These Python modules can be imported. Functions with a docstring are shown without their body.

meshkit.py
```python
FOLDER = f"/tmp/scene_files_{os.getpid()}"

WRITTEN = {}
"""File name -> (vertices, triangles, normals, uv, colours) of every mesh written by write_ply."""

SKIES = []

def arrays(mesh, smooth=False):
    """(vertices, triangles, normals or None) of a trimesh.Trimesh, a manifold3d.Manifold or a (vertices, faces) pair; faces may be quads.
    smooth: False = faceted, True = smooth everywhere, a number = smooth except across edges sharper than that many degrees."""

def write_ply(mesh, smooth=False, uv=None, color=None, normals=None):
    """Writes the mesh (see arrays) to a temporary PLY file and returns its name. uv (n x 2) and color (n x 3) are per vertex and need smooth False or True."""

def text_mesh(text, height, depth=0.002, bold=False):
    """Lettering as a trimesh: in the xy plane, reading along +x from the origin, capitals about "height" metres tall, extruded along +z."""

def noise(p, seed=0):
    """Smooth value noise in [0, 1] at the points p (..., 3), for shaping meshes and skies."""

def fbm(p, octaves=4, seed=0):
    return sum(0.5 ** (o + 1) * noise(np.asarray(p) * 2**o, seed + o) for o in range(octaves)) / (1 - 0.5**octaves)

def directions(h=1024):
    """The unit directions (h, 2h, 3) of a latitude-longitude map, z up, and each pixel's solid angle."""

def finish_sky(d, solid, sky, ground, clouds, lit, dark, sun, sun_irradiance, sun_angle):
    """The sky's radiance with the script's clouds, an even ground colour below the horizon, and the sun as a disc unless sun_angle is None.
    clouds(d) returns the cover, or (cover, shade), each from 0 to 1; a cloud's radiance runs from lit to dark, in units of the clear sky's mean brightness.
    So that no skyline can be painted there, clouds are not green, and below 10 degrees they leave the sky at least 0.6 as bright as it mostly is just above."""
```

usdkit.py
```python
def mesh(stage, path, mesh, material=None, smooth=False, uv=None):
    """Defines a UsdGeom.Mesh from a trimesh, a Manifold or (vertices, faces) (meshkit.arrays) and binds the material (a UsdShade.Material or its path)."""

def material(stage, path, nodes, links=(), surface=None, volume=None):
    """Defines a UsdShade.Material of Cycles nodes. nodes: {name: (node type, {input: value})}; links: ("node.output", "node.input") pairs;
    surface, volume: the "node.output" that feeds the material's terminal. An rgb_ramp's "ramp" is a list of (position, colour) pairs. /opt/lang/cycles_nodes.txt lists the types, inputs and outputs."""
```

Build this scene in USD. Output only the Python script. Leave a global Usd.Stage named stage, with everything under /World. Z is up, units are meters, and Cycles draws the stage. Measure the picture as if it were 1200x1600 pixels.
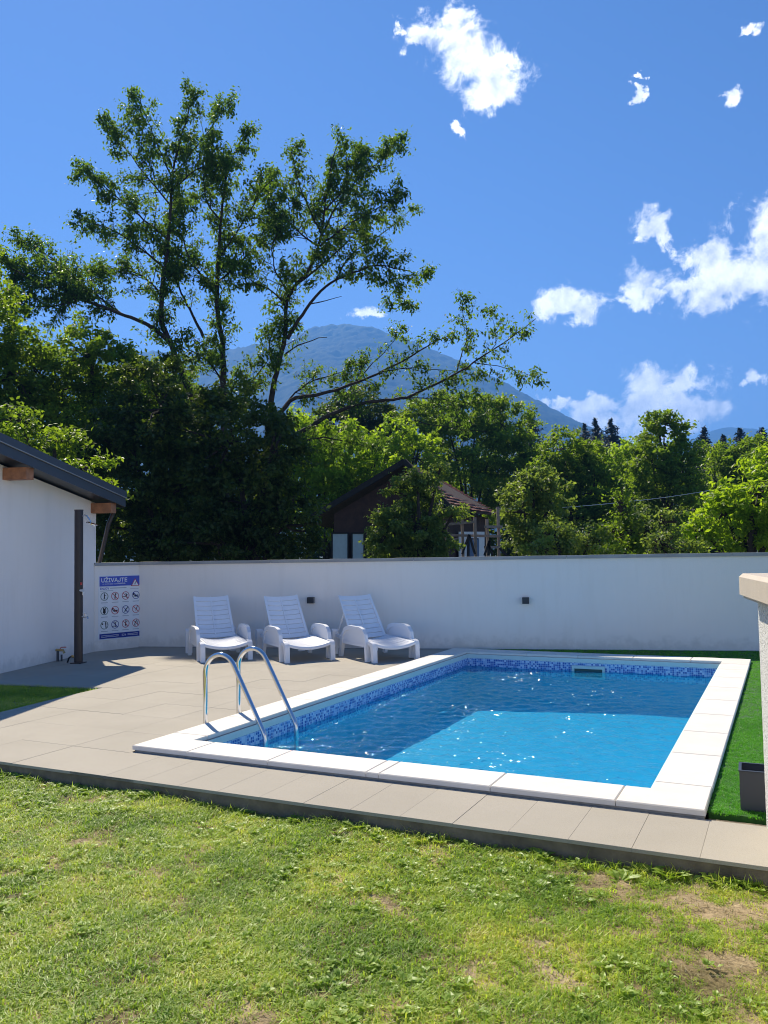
import math, random
import numpy as np, trimesh, usdkit, meshkit
from shapely.geometry import Polygon, LineString, Point, box as sbox
from shapely.ops import unary_union
from pxr import Usd, UsdGeom, UsdLux, UsdShade, Sdf, Gf, Vt

stage = Usd.Stage.CreateInMemory()
UsdGeom.SetStageUpAxis(stage, 'Z')
UsdGeom.SetStageMetersPerUnit(stage, 1.0)
UsdGeom.Xform.Define(stage, '/World')
UsdGeom.Scope.Define(stage, '/World/Looks')
rad = math.radians

# ------------------------------------------------------------------ camera
EYE = np.array([0.0, 0.0, 1.53]); FOC = 1283.0; PITCH = 0.0515; ROLL = -0.0165
FW = np.array([0, math.cos(PITCH), math.sin(PITCH)])
_r0 = np.array([1.0, 0, 0]); _u0 = np.cross(_r0, FW)
RT = _r0 * math.cos(ROLL) + _u0 * math.sin(ROLL); UP = _u0 * math.cos(ROLL) - _r0 * math.sin(ROLL)
cam = UsdGeom.Camera.Define(stage, '/World/camera')
_m = np.eye(4); _m[0, :3] = RT; _m[1, :3] = UP; _m[2, :3] = -FW; _m[3, :3] = EYE
cam.AddTransformOp().Set(Gf.Matrix4d(*[float(x) for x in _m.ravel()]))
cam.CreateHorizontalApertureAttr(24.0); cam.CreateVerticalApertureAttr(32.0)
cam.CreateFocalLengthAttr(24.0 * FOC / 1200.0)
cam.CreateClippingRangeAttr(Gf.Vec2f(0.05, 30000))
cam.CreateExposureAttr(0.86)

# ------------------------------------------------------------------ sun and sky
SUN_AZ, SUN_EL = rad(-23.0), rad(46.0)
SUN = np.array([math.sin(SUN_AZ) * math.cos(SUN_EL), math.cos(SUN_AZ) * math.cos(SUN_EL), math.sin(SUN_EL)])
sun = UsdLux.DistantLight.Define(stage, '/World/sun')
sun.CreateIntensityAttr(1.25); sun.CreateAngleAttr(0.53); sun.CreateNormalizeAttr(True)
sun.CreateColorAttr(Gf.Vec3f(1.0, 0.90, 0.73))
_z = SUN; _x = np.cross([0, 0, 1.0], _z); _x /= np.linalg.norm(_x); _y = np.cross(_z, _x)
_m = np.eye(4); _m[0, :3] = _x; _m[1, :3] = _y; _m[2, :3] = _z
UsdGeom.Xformable(sun).AddTransformOp().Set(Gf.Matrix4d(*[float(x) for x in _m.ravel()]))
SKY_STRENGTH = 0.0615

def ray(px, py):
    return FW + RT * (px - 600) / FOC - UP * (py - 800) / FOC
def at(px, py, Y):
    """the point at depth Y (metres north of the viewer) seen at a place of the 1200 x 1600 survey photo"""
    d = ray(px, py); return EYE + d * (Y / d[1])
def onz(px, py, z=0.0):
    d = ray(px, py); return EYE + d * ((z - EYE[2]) / d[2])

# (px, py, rx, ry, turn) of the cumulus clouds' lobes, as directions of the sky
CLOUDS = [(672, 52, 40, 28, 10), (712, 62, 52, 40, 30), (742, 92, 56, 44, 40), (782, 112, 44, 46, 20), (772, 146, 38, 30, 0), (705, 34, 44, 22, 10), (646, 72, 22, 12, -20), (800, 100, 26, 26, 0),
          (1196, 350, 44, 50, 0), (1200, 400, 50, 40, 0), (1104, 400, 44, 28, 10), (1070, 440, 44, 26, 0), (1120, 440, 60, 40, 5), (1165, 432, 60, 46, 0), (1110, 464, 56, 20, 0), (1195, 440, 40, 40, 0),
          (1024, 362, 32, 24, -25), (1040, 372, 20, 16, 0), (1008, 382, 18, 14, -30), (995, 446, 30, 28, -10), (1000, 468, 40, 14, 5),
          (886, 474, 48, 20, 6), (910, 486, 42, 16, 0), (860, 478, 30, 16, 0),
          (1030, 600, 42, 30, -5), (1075, 600, 44, 24, -10), (1015, 624, 34, 34, 20), (1000, 650, 50, 30, 0), (1085, 646, 58, 22, -6), (1050, 640, 40, 26, 0), (928, 630, 38, 12, -5), (928, 654, 40, 16, 0), (1030, 672, 80, 24, 0),
          (565, 486, 22, 11, 0), (583, 489, 16, 8, 0), (993, 138, 6, 14, 10), (991, 152, 8, 10, 0), (1138, 153, 10, 16, 25), (1172, 44, 18, 9, -35), (1182, 594, 15, 13, 20), (714, 198, 12, 9, 0), (718, 210, 12, 10, 0), (626, 42, 11, 10, 0), (1006, 104, 7, 5, 0), (875, 624, 20, 8, 0),
          (-260, 420, 120, 60, 5), (-190, 390, 80, 60, 0), (1500, 300, 150, 70, 5), (1640, 330, 120, 60, 0), (1420, 560, 120, 50, 0), (-500, 120, 130, 70, 20)]
def make_sky():
    e0 = rad(20.0); F = np.array([0, math.cos(e0), math.sin(e0)]); U = np.array([0, -math.sin(e0), math.cos(e0)])      # a plane of the sky about the north, 20 degrees up
    plane = lambda d: np.array([d[0] / (d @ F), (d @ U) / (d @ F)])
    n = {'co': ('texture_coordinate', {}),
         'sky': ('sky_texture', {'sky_type': 'single_scattering', 'sun_disc': False, 'sun_elevation': SUN_EL, 'sun_rotation': SUN_AZ % (2 * math.pi), 'altitude': 500.0, 'air_density': 1.0, 'aerosol_density': 0.06, 'ozone_density': 2.2}),
         'hs': ('hsv', {'hue': 0.5, 'saturation': 1.24, 'value': 1.0, 'fac': 1.0}),
         'tint': ('mix', {'mix_type': 'multiply', 'fac': 1.0, 'color2': (0.97, 0.85, 0.99)}),
         'sp': ('separate_xyz', {}), 'df': ('vector_math', {'math_type': 'dot_product', 'vector2': tuple(F)}), 'du': ('vector_math', {'math_type': 'dot_product', 'vector2': tuple(U)}), 'dm': ('math', {'math_type': 'maximum', 'value2': 0.05}),
         'qx': ('math', {'math_type': 'divide'}), 'qy': ('math', {'math_type': 'divide'}), 'pl': ('combine_xyz', {}),
         'nz': ('noise_texture', {'dimensions': '2D', 'scale': 27.0, 'detail': 8.0, 'roughness': 0.66, 'distortion': 0.4}),
         'nb': ('noise_texture', {'dimensions': '2D', 'scale': 30.0, 'detail': 4.0, 'roughness': 0.6}),
         'nc': ('math', {'math_type': 'multiply_add', 'value2': 2.7, 'value3': -2.0}),
         'wn': ('noise_texture', {'dimensions': '2D', 'scale': 22.0, 'detail': 5.0, 'roughness': 0.6}), 'wo': ('vector_math', {'math_type': 'multiply_add', 'vector2': (0.06, 0.06, 0.0), 'vector3': (-0.03, -0.03, 0.0)}), 'wp': ('vector_math', {'math_type': 'add'}),
         'inv': ('math', {'math_type': 'subtract', 'use_clamp': True, 'value1': 1.0}),
         'shape': ('math', {'math_type': 'multiply_add', 'value2': 1.95}),
         'cov': ('map_range', {'range_type': 'smoothstep', 'from_min': -0.15, 'from_max': 0.85, 'to_min': 0.0, 'to_max': 0.98, 'clamp': True}),
         'gate': ('map_range', {'from_min': 0.0, 'from_max': 0.24, 'to_min': 0.0, 'to_max': 1.0, 'clamp': True}), 'gx': ('math', {'math_type': 'multiply'}),
         'sh': ('rgb_ramp', {'ramp': [(0.30, (9.5, 9.9, 10.8)), (0.46, (14.0, 14.1, 14.3)), (0.62, (18.0, 17.9, 17.7))]}),
         'mx': ('mix_color', {'use_clamp': False}),
         'bg': ('background_shader', {'strength': SKY_STRENGTH})}
    l = [('sky.color', 'hs.color'), ('hs.color', 'tint.color1'), ('tint.color', 'mx.a'), ('co.generated', 'sp.vector'), ('co.generated', 'df.vector1'), ('co.generated', 'du.vector1'), ('df.value', 'dm.value1'), ('sp.x', 'qx.value1'), ('dm.value', 'qx.value2'), ('du.value', 'qy.value1'), ('dm.value', 'qy.value2'), ('qx.value', 'pl.x'), ('qy.value', 'pl.y'),
         ('pl.vector', 'nz.vector'), ('pl.vector', 'nb.vector'), ('nz.fac', 'nc.value1'), ('sh.color', 'mx.b'), ('nb.fac', 'sh.fac'), ('mx.result', 'bg.color')]
    l += [('pl.vector', 'wn.vector'), ('wn.color', 'wo.vector1'), ('pl.vector', 'wp.vector1'), ('wo.vector', 'wp.vector2')]
    prev = None
    for i, (px, py, rx, ry, turn) in enumerate(CLOUDS):
        c = plane(ray(px, py)); ax = abs(plane(ray(px + rx, py))[0] - c[0]) * 1.75; ay = abs(plane(ray(px, py - ry))[1] - c[1]) * 1.75
        n[f'm{i}'] = ('vector_math', {'math_type': 'multiply_add', 'vector2': (1 / ax, 1 / ay, 0.0), 'vector3': (-c[0] / ax, -c[1] / ay, 0.0)})
        n[f'g{i}'] = ('vector_math', {'math_type': 'length'})
        l += [('wp.vector', f'm{i}.vector1'), (f'm{i}.vector', f'g{i}.vector1')]
        if prev is None: prev = f'g{i}.value'
        else:
            n[f'x{i}'] = ('math', {'math_type': 'minimum'}); l += [(prev, f'x{i}.value1'), (f'g{i}.value', f'x{i}.value2')]; prev = f'x{i}.value'
    l += [(prev, 'inv.value2'), ('inv.value', 'shape.value1'), ('nc.value', 'shape.value3'), ('shape.value', 'cov.value'), ('inv.value', 'gate.value'), ('cov.result', 'gx.value1'), ('gate.result', 'gx.value2'), ('gx.value', 'mx.fac')]
    return usdkit.material(stage, '/World/Looks/sky_air', n, l, surface='bg.background')
dome = UsdLux.DomeLight.Define(stage, '/World/sky')
dome.GetPrim().SetCustomDataByKey('kind', 'structure')
UsdShade.MaterialBindingAPI.Apply(dome.GetPrim()).Bind(make_sky())

# ------------------------------------------------------------------ helpers
_names = {}
def fresh(parent, name):
    k = (parent, name); c = _names.get(k, 0); _names[k] = c + 1
    return f'{parent}/{name}' if c == 0 else f'{parent}/{name}_{c:03d}'
def tag(p, label=None, cat=None, group=None, kind=None):
    p = p.GetPrim() if hasattr(p, 'GetPrim') else p
    for k, v in (('label', label), ('category', cat), ('group', group), ('kind', kind)):
        if v: p.SetCustomDataByKey(k, v)
    return p
def thing(name, label, cat, loc=(0, 0, 0), rz=0.0, group=None, kind=None):
    x = UsdGeom.Xform.Define(stage, fresh('/World', name))
    x.AddTranslateOp().Set(Gf.Vec3d(*map(float, loc)))
    if rz: x.AddRotateZOp().Set(float(rz))
    return tag(x, label, cat, group, kind)
def obj(name, mesh, mat, parent=None, smooth=False, label=None, cat=None, group=None, kind=None, loc=None, rz=0.0):
    base = '/World' if parent is None else str(parent.GetPath())
    if isinstance(mesh, list): mesh = trimesh.util.concatenate(mesh)
    m = usdkit.mesh(stage, fresh(base, name), mesh, M[mat], smooth=smooth)
    if loc is not None: m.AddTranslateOp().Set(Gf.Vec3d(*map(float, loc)))
    if rz: m.AddRotateZOp().Set(float(rz))
    tag(m, label, cat, group, kind)
    return m.GetPrim()
def bx(x0, x1, y0, y1, z0, z1):
    b = trimesh.creation.box((x1 - x0, y1 - y0, z1 - z0)); b.apply_translation(((x0 + x1) / 2, (y0 + y1) / 2, (z0 + z1) / 2)); return b
def ext(poly, z0, z1):
    out = []
    for g in getattr(poly, 'geoms', [poly]):
        if g.area > 1e-6:
            e = trimesh.creation.extrude_polygon(g, z1 - z0, engine='earcut'); e.apply_translation((0, 0, z0)); out.append(e)
    return trimesh.util.concatenate(out)
def bevel_slab(poly, z0, z1, b):
    """a slab whose upper edges are chamfered by b"""
    base = ext(poly, z0, z1 - b); inner = poly.buffer(-b, join_style=2)
    P = np.array(poly.exterior.coords)[:-1]; Q = np.array(inner.exterior.coords)[:-1]
    if len(P) != len(Q): return ext(poly, z0, z1)
    Q = np.array([Q[np.argmin(((Q - p) ** 2).sum(1))] for p in P])
    n = len(P); v = np.r_[np.c_[P, np.full(n, z1 - b)], np.c_[Q, np.full(n, z1)]]
    if Polygon(P).exterior.is_ccw: idx = list(range(n))
    else: idx = list(range(n))[::-1]
    f = []
    for a in range(n):
        i, j = idx[a], idx[(a + 1) % n]; f += [(i, j, n + j), (i, n + j, n + i)]
    top = ext(Polygon(Q), z1 - b / 2, z1)
    tv = np.array(top.vertices); keep = np.all(tv[top.faces][:, :, 2] > z1 - 1e-6, axis=1)
    bv = np.array(base.vertices); bk = ~np.all(bv[base.faces][:, :, 2] > z1 - b - 1e-6, axis=1)
    return trimesh.util.concatenate([trimesh.Trimesh(bv, base.faces[bk], process=False), trimesh.Trimesh(v, f, process=False), trimesh.Trimesh(tv, top.faces[keep], process=False)])
def tube(pts, r, n=8, cap=True):
    """a round bar along the points; r one radius or one per point"""
    P = np.asarray(pts, float); m = len(P); R = np.broadcast_to(np.asarray(r, float), (m,))
    T = np.gradient(P, axis=0); T /= np.linalg.norm(T, axis=1, keepdims=True) + 1e-12
    a = np.array([0, 0, 1.0]) if abs(T[0, 2]) < 0.9 else np.array([1.0, 0, 0])
    U = np.cross(T[0], a); U /= np.linalg.norm(U); V = []
    ang = np.arange(n) / n * 2 * np.pi; rings = []
    for i in range(m):
        U = U - T[i] * (U @ T[i]); U /= np.linalg.norm(U) + 1e-12; W = np.cross(T[i], U)
        rings.append(P[i] + R[i] * (np.cos(ang)[:, None] * U + np.sin(ang)[:, None] * W))
    v = np.concatenate(rings); f = []
    for i in range(m - 1):
        for k in range(n):
            a0, b0 = i * n + k, i * n + (k + 1) % n; f += [(a0, b0, b0 + n), (a0, b0 + n, a0 + n)]
    if cap:
        v = np.r_[v, [P[0]], [P[-1]]]; c0, c1 = len(v) - 2, len(v) - 1
        for k in range(n):
            f.append((c0, (k + 1) % n, k)); f.append((c1, (m - 1) * n + k, (m - 1) * n + (k + 1) % n))
    return trimesh.Trimesh(v, f, process=False)
def bar(a, b, w, h=None):
    """a squared timber from a to b"""
    a, b = np.asarray(a, float), np.asarray(b, float); h = h or w; d = b - a; L = np.linalg.norm(d); t = d / L
    s = np.cross(t, [0, 0, 1.0]) if abs(t[2]) < 0.95 else np.cross(t, [0, 1.0, 0]); s /= np.linalg.norm(s); u = np.cross(s, t)
    m = trimesh.creation.box((L, w, h)); T = np.eye(4); T[:3, 0] = t; T[:3, 1] = s; T[:3, 2] = u; T[:3, 3] = (a + b) / 2
    m.apply_transform(T); return m
def xf(mesh, o, X, Y, Z):
    T = np.eye(4); T[:3, 0] = X; T[:3, 1] = Y; T[:3, 2] = Z; T[:3, 3] = o; m = mesh.copy(); m.apply_transform(T); return m

# ------------------------------------------------------------------ materials
M = {}
def mat(name, n, l, s): M[name] = usdkit.material(stage, '/World/Looks/' + name, n, l, surface=s)
def plain(name, col, rough=0.5, metal=0.0, vary=0.12, scale=6.0, bump=0.0, bscale=60.0, spec=0.5, rnd=0.0, coat=0.0):
    """one colour with a little uneven tone, optional fine relief and a different tone for each piece"""
    c = np.array(col, float)
    n = {'co': ('texture_coordinate', {}), 'nz': ('noise_texture', {'scale': scale, 'detail': 5.0, 'roughness': 0.6}),
         'rp': ('rgb_ramp', {'ramp': [(0.3, tuple(c * (1 - vary))), (0.7, tuple(np.minimum(c * (1 + vary), 0.95)))]}),
         'p': ('principled_bsdf', {'roughness': rough, 'metallic': metal, 'specular_ior_level': spec, 'coat_weight': coat})}
    l = [('co.object', 'nz.vector'), ('nz.fac', 'rp.fac')]
    src = 'rp.color'
    if rnd:
        n['oi'] = ('object_info', {}); n['mr'] = ('map_range', {'to_min': 1 - rnd, 'to_max': 1 + rnd}); n['hv'] = ('hsv', {'hue': 0.5, 'saturation': 1.0, 'fac': 1.0})
        l += [('oi.random', 'mr.value'), ('mr.result', 'hv.value'), ('rp.color', 'hv.color')]; src = 'hv.color'
    l.append((src, 'p.base_color'))
    if bump:
        n['nb'] = ('noise_texture', {'scale': bscale, 'detail': 4.0, 'roughness': 0.6}); n['b'] = ('bump', {'strength': 1.0, 'distance': bump})
        l += [('co.object', 'nb.vector'), ('nb.fac', 'b.height'), ('b.normal', 'p.normal')]
    mat(name, n, l, 'p.BSDF')

def leafmat(name, dark, light, trans=0.45, warm=(1.0, 1.0, 1.0), spec=0.42):
    """leaves: tone by leaf and by clump, light passing through"""
    d, g = np.array(dark), np.array(light)
    n = {'ge': ('geometry', {}), 'nz': ('noise_texture', {'scale': 0.7, 'detail': 3.0}), 'mx': ('math', {'math_type': 'multiply_add', 'value2': 0.55}), 'mz': ('math', {'math_type': 'multiply', 'value2': 0.55}),
         'rp': ('rgb_ramp', {'ramp': [(0.15, tuple(d)), (0.6, tuple((d + g) / 2)), (0.92, tuple(g))]}),
         'p': ('principled_bsdf', {'roughness': 0.45, 'specular_ior_level': spec}),
         'tc': ('mix', {'mix_type': 'multiply', 'fac': 1.0, 'color2': (2.3 * warm[0], 2.1 * warm[1], 0.8 * warm[2])}),
         't': ('translucent_bsdf', {}), 'm': ('mix_closure', {'fac': trans})}
    l = [('ge.position', 'nz.vector'), ('nz.fac', 'mz.value1'), ('ge.random_per_island', 'mx.value1'), ('mz.value', 'mx.value3'), ('mx.value', 'rp.fac'), ('rp.color', 'p.base_color'), ('rp.color', 'tc.color1'), ('tc.color', 't.color'), ('p.BSDF', 'm.closure1'), ('t.BSDF', 'm.closure2')]
    mat(name, n, l, 'm.closure')

mat('white_render', {'co': ('geometry', {}), 'sx': ('separate_xyz', {}), 'mp': ('mapping', {'scale': (3.0, 3.0, 0.35)}), 'st': ('noise_texture', {'scale': 2.2, 'detail': 6.0, 'roughness': 0.65}), 'cl': ('noise_texture', {'scale': 0.7, 'detail': 4.0}), 'sp': ('noise_texture', {'scale': 7.0, 'detail': 5.0, 'roughness': 0.7}),
    'rs': ('rgb_ramp', {'ramp': [(0.30, (0.965, 0.96, 0.95)), (0.5, (1.0, 1.0, 1.0)), (0.75, (0.985, 0.98, 0.975))]}), 'rc': ('rgb_ramp', {'ramp': [(0.3, (0.90, 0.83, 0.75)), (0.7, (0.93, 0.86, 0.78))]}), 'm1': ('mix', {'mix_type': 'multiply', 'fac': 1.0}),
    'zz': ('math', {'math_type': 'multiply_add', 'value2': 0.55}), 'zb': ('map_range', {'range_type': 'smoothstep', 'from_min': 0.28, 'from_max': 0.52, 'to_min': 0.35, 'to_max': 0.0, 'clamp': True}), 'm2': ('mix', {'mix_type': 'mix', 'color2': (0.46, 0.41, 0.35)}),
    'nb': ('noise_texture', {'scale': 160.0, 'detail': 4.0}), 'b': ('bump', {'strength': 1.0, 'distance': 0.002}), 'p': ('principled_bsdf', {'roughness': 0.85})},
    [('co.position', 'mp.vector'), ('mp.vector', 'st.vector'), ('co.position', 'cl.vector'), ('co.position', 'sp.vector'), ('co.position', 'nb.vector'), ('st.fac', 'rs.fac'), ('cl.fac', 'rc.fac'), ('rs.color', 'm1.color1'), ('rc.color', 'm1.color2'), ('co.position', 'sx.vector'), ('sp.fac', 'zz.value1'), ('sx.z', 'zz.value3'), ('zz.value', 'zb.value'), ('zb.result', 'm2.fac'), ('m1.color', 'm2.color1'), ('m2.color', 'p.base_color'), ('nb.fac', 'b.height'), ('b.normal', 'p.normal')], 'p.BSDF')
plain('coping_stone', (0.72, 0.68, 0.61), 0.7, vary=0.06, scale=4.0, bump=0.0008, bscale=120, rnd=0.03)
plain('coping_side', (0.50, 0.48, 0.44), 0.8, vary=0.2, scale=8.0, bump=0.002, bscale=60)
plain('mortar', (0.33, 0.31, 0.28), 0.9, vary=0.2, scale=10, bump=0.002)
plain('anthracite', (0.045, 0.05, 0.06), 0.38, metal=0.2, vary=0.06, scale=3)
plain('lamp_black', (0.03, 0.032, 0.036), 0.4, vary=0.05)
plain('lamp_glass', (0.5, 0.5, 0.48), 0.2)
plain('cap_metal', (0.33, 0.33, 0.32), 0.5, metal=0.3, vary=0.15, scale=2)
plain('purlin_wood', (0.36, 0.15, 0.065), 0.6, vary=0.35, scale=9)
plain('plastic_white', (0.80, 0.80, 0.81), 0.32, vary=0.02, scale=4)
plain('steel', (0.72, 0.72, 0.72), 0.10, metal=1.0, vary=0.03)
plain('shower_brown', (0.035, 0.024, 0.022), 0.33, vary=0.08, scale=4)
plain('chrome', (0.75, 0.75, 0.76), 0.15, metal=1.0, vary=0.02)
plain('red_plastic', (0.5, 0.04, 0.03), 0.4)
plain('brass', (0.55, 0.38, 0.16), 0.3, metal=1.0)
plain('rubber', (0.02, 0.02, 0.02), 0.6)
plain('sign_white', (0.84, 0.84, 0.84), 0.4, vary=0.02)
plain('sign_blue', (0.06, 0.10, 0.50), 0.4, vary=0.03)
plain('sign_navy', (0.025, 0.04, 0.26), 0.4, vary=0.03)
plain('sign_black', (0.015, 0.015, 0.02), 0.5, vary=0.03)
plain('sign_red', (0.45, 0.03, 0.05), 0.5, vary=0.03)
plain('sign_green', (0.03, 0.12, 0.08), 0.5, vary=0.03)
plain('sign_grey', (0.40, 0.42, 0.46), 0.5, vary=0.03)
plain('bark', (0.035, 0.027, 0.020), 0.9, vary=0.4, scale=5, bump=0.02, bscale=25)
plain('roof_tile', (0.46, 0.22, 0.155), 0.75, vary=0.25, scale=3, rnd=0.25)
plain('brown_board', (0.060, 0.030, 0.020), 0.8, vary=0.3, scale=4)
plain('timber_grey', (0.24, 0.19, 0.15), 0.85, vary=0.3, scale=6)
plain('timber_dark', (0.02, 0.017, 0.015), 0.85, vary=0.3, scale=6)
plain('pale_panel', (0.5, 0.6, 0.6), 0.6, vary=0.06)
plain('house_white', (0.8, 0.79, 0.77), 0.8, vary=0.06)
plain('blue_glass', (0.16, 0.22, 0.33), 0.12, vary=0.05)
plain('wire_white', (0.6, 0.6, 0.58), 0.6)
plain('beige_cap', (0.50, 0.43, 0.35), 0.75, vary=0.06, scale=7, bump=0.0015, bscale=90)
plain('planter_grey', (0.055, 0.058, 0.066), 0.45, vary=0.05, scale=3)
plain('pool_fitting', (0.62, 0.72, 0.66), 0.4, vary=0.04)
plain('fitting_dark', (0.05, 0.10, 0.09), 0.5, vary=0.1)
leafmat('cherry_leaf', (0.05, 0.105, 0.020), (0.20, 0.33, 0.04), 0.58)
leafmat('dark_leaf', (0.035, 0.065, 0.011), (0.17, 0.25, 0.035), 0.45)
leafmat('mid_leaf', (0.09, 0.16, 0.018), (0.30, 0.43, 0.045), 0.55)
leafmat('bright_leaf', (0.15, 0.25, 0.02), (0.40, 0.54, 0.045), 0.6)
leafmat('grey_leaf', (0.10, 0.16, 0.04), (0.34, 0.44, 0.13), 0.5)
leafmat('needle', (0.010, 0.020, 0.012), (0.030, 0.050, 0.026), 0.15)

# paving: warm grey cast slabs, each with its own tone, fine pores and faint stains
mat('paving', {'co': ('geometry', {}), 'n1': ('noise_texture', {'scale': 1.1, 'detail': 6.0, 'roughness': 0.6}), 'n2': ('noise_texture', {'scale': 130.0, 'detail': 3.0}), 'rp': ('rgb_ramp', {'ramp': [(0.3, (0.362, 0.330, 0.272)), (0.5, (0.385, 0.351, 0.291)), (0.72, (0.41, 0.374, 0.312))]}),
    'oi': ('object_info', {}), 'mr': ('map_range', {'to_min': 0.975, 'to_max': 1.025}), 'hv': ('hsv', {'hue': 0.5, 'saturation': 1.0, 'fac': 1.0}), 'mp': ('map_range', {'from_min': 0.3, 'from_max': 0.7, 'to_min': 0.93, 'to_max': 1.05}), 'mm': ('math', {'math_type': 'multiply'}),
    'b': ('bump', {'strength': 1.0, 'distance': 0.0012}), 'p': ('principled_bsdf', {'roughness': 0.8, 'specular_ior_level': 0.12})},
    [('co.position', 'n1.vector'), ('co.position', 'n2.vector'), ('n1.fac', 'rp.fac'), ('rp.color', 'hv.color'), ('oi.random', 'mr.value'), ('n2.fac', 'mp.value'), ('mr.result', 'mm.value1'), ('mp.result', 'mm.value2'), ('mm.value', 'hv.value'), ('hv.color', 'p.base_color'), ('n2.fac', 'b.height'), ('b.normal', 'p.normal')], 'p.BSDF')
mat('slab_edge', {'co': ('geometry', {}), 'n1': ('noise_texture', {'scale': 5.0, 'detail': 6.0, 'roughness': 0.65}), 'rp': ('rgb_ramp', {'ramp': [(0.3, (0.09, 0.07, 0.048)), (0.55, (0.19, 0.15, 0.10)), (0.75, (0.28, 0.22, 0.15))]}), 'b': ('bump', {'strength': 1.0, 'distance': 0.008}), 'p': ('principled_bsdf', {'roughness': 0.9})},
    [('co.position', 'n1.vector'), ('n1.fac', 'rp.fac'), ('rp.color', 'p.base_color'), ('n1.fac', 'b.height'), ('b.normal', 'p.normal')], 'p.BSDF')
# soil of the lawn: straw thatch, bare tan earth in patches
mat('soil', {'co': ('geometry', {}), 'n1': ('noise_texture', {'scale': 1.6, 'detail': 5.0, 'roughness': 0.6}), 'n2': ('noise_texture', {'scale': 45.0, 'detail': 6.0, 'roughness': 0.7}), 'rp': ('rgb_ramp', {'ramp': [(0.36, (0.20, 0.165, 0.08)), (0.5, (0.37, 0.285, 0.165)), (0.64, (0.56, 0.44, 0.285))]}), 'rq': ('rgb_ramp', {'ramp': [(0.3, (0.30, 0.27, 0.22)), (0.5, (1.0, 1.0, 1.0)), (0.8, (1.4, 1.35, 1.25))]}), 'mx': ('mix', {'mix_type': 'multiply', 'fac': 1.0}), 'b': ('bump', {'strength': 1.0, 'distance': 0.02}), 'p': ('principled_bsdf', {'roughness': 0.95, 'specular_ior_level': 0.1})},
    [('co.position', 'n1.vector'), ('co.position', 'n2.vector'), ('n1.fac', 'rp.fac'), ('n2.fac', 'rq.fac'), ('rp.color', 'mx.color1'), ('rq.color', 'mx.color2'), ('mx.color', 'p.base_color'), ('n2.fac', 'b.height'), ('b.normal', 'p.normal')], 'p.BSDF')
def grassmat(name, stops, tr=0.35, patch=1.6):
    mat(name, {'oi': ('object_info', {}), 'ge': ('geometry', {}), 'nz': ('noise_texture', {'scale': patch, 'detail': 4.0, 'roughness': 0.6}), 'a': ('math', {'math_type': 'multiply_add', 'value2': 0.38}), 'c': ('math', {'math_type': 'multiply_add', 'value2': 0.36}), 'z': ('math', {'math_type': 'multiply_add', 'value2': 1.1, 'value3': -0.40}),
        'rp': ('rgb_ramp', {'ramp': stops}), 'p': ('principled_bsdf', {'roughness': 0.45, 'specular_ior_level': 0.4}), 'tc': ('mix', {'mix_type': 'multiply', 'fac': 1.0, 'color2': (1.7, 1.7, 0.9)}), 't': ('translucent_bsdf', {}), 'm': ('mix_closure', {'fac': tr})},
        [('ge.position', 'nz.vector'), ('nz.fac', 'z.value1'), ('oi.random', 'a.value1'), ('z.value', 'a.value3'), ('ge.random_per_island', 'c.value1'), ('a.value', 'c.value3'), ('c.value', 'rp.fac'), ('rp.color', 'p.base_color'), ('rp.color', 'tc.color1'), ('tc.color', 't.color'), ('p.BSDF', 'm.closure1'), ('t.BSDF', 'm.closure2')], 'm.closure')
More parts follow.
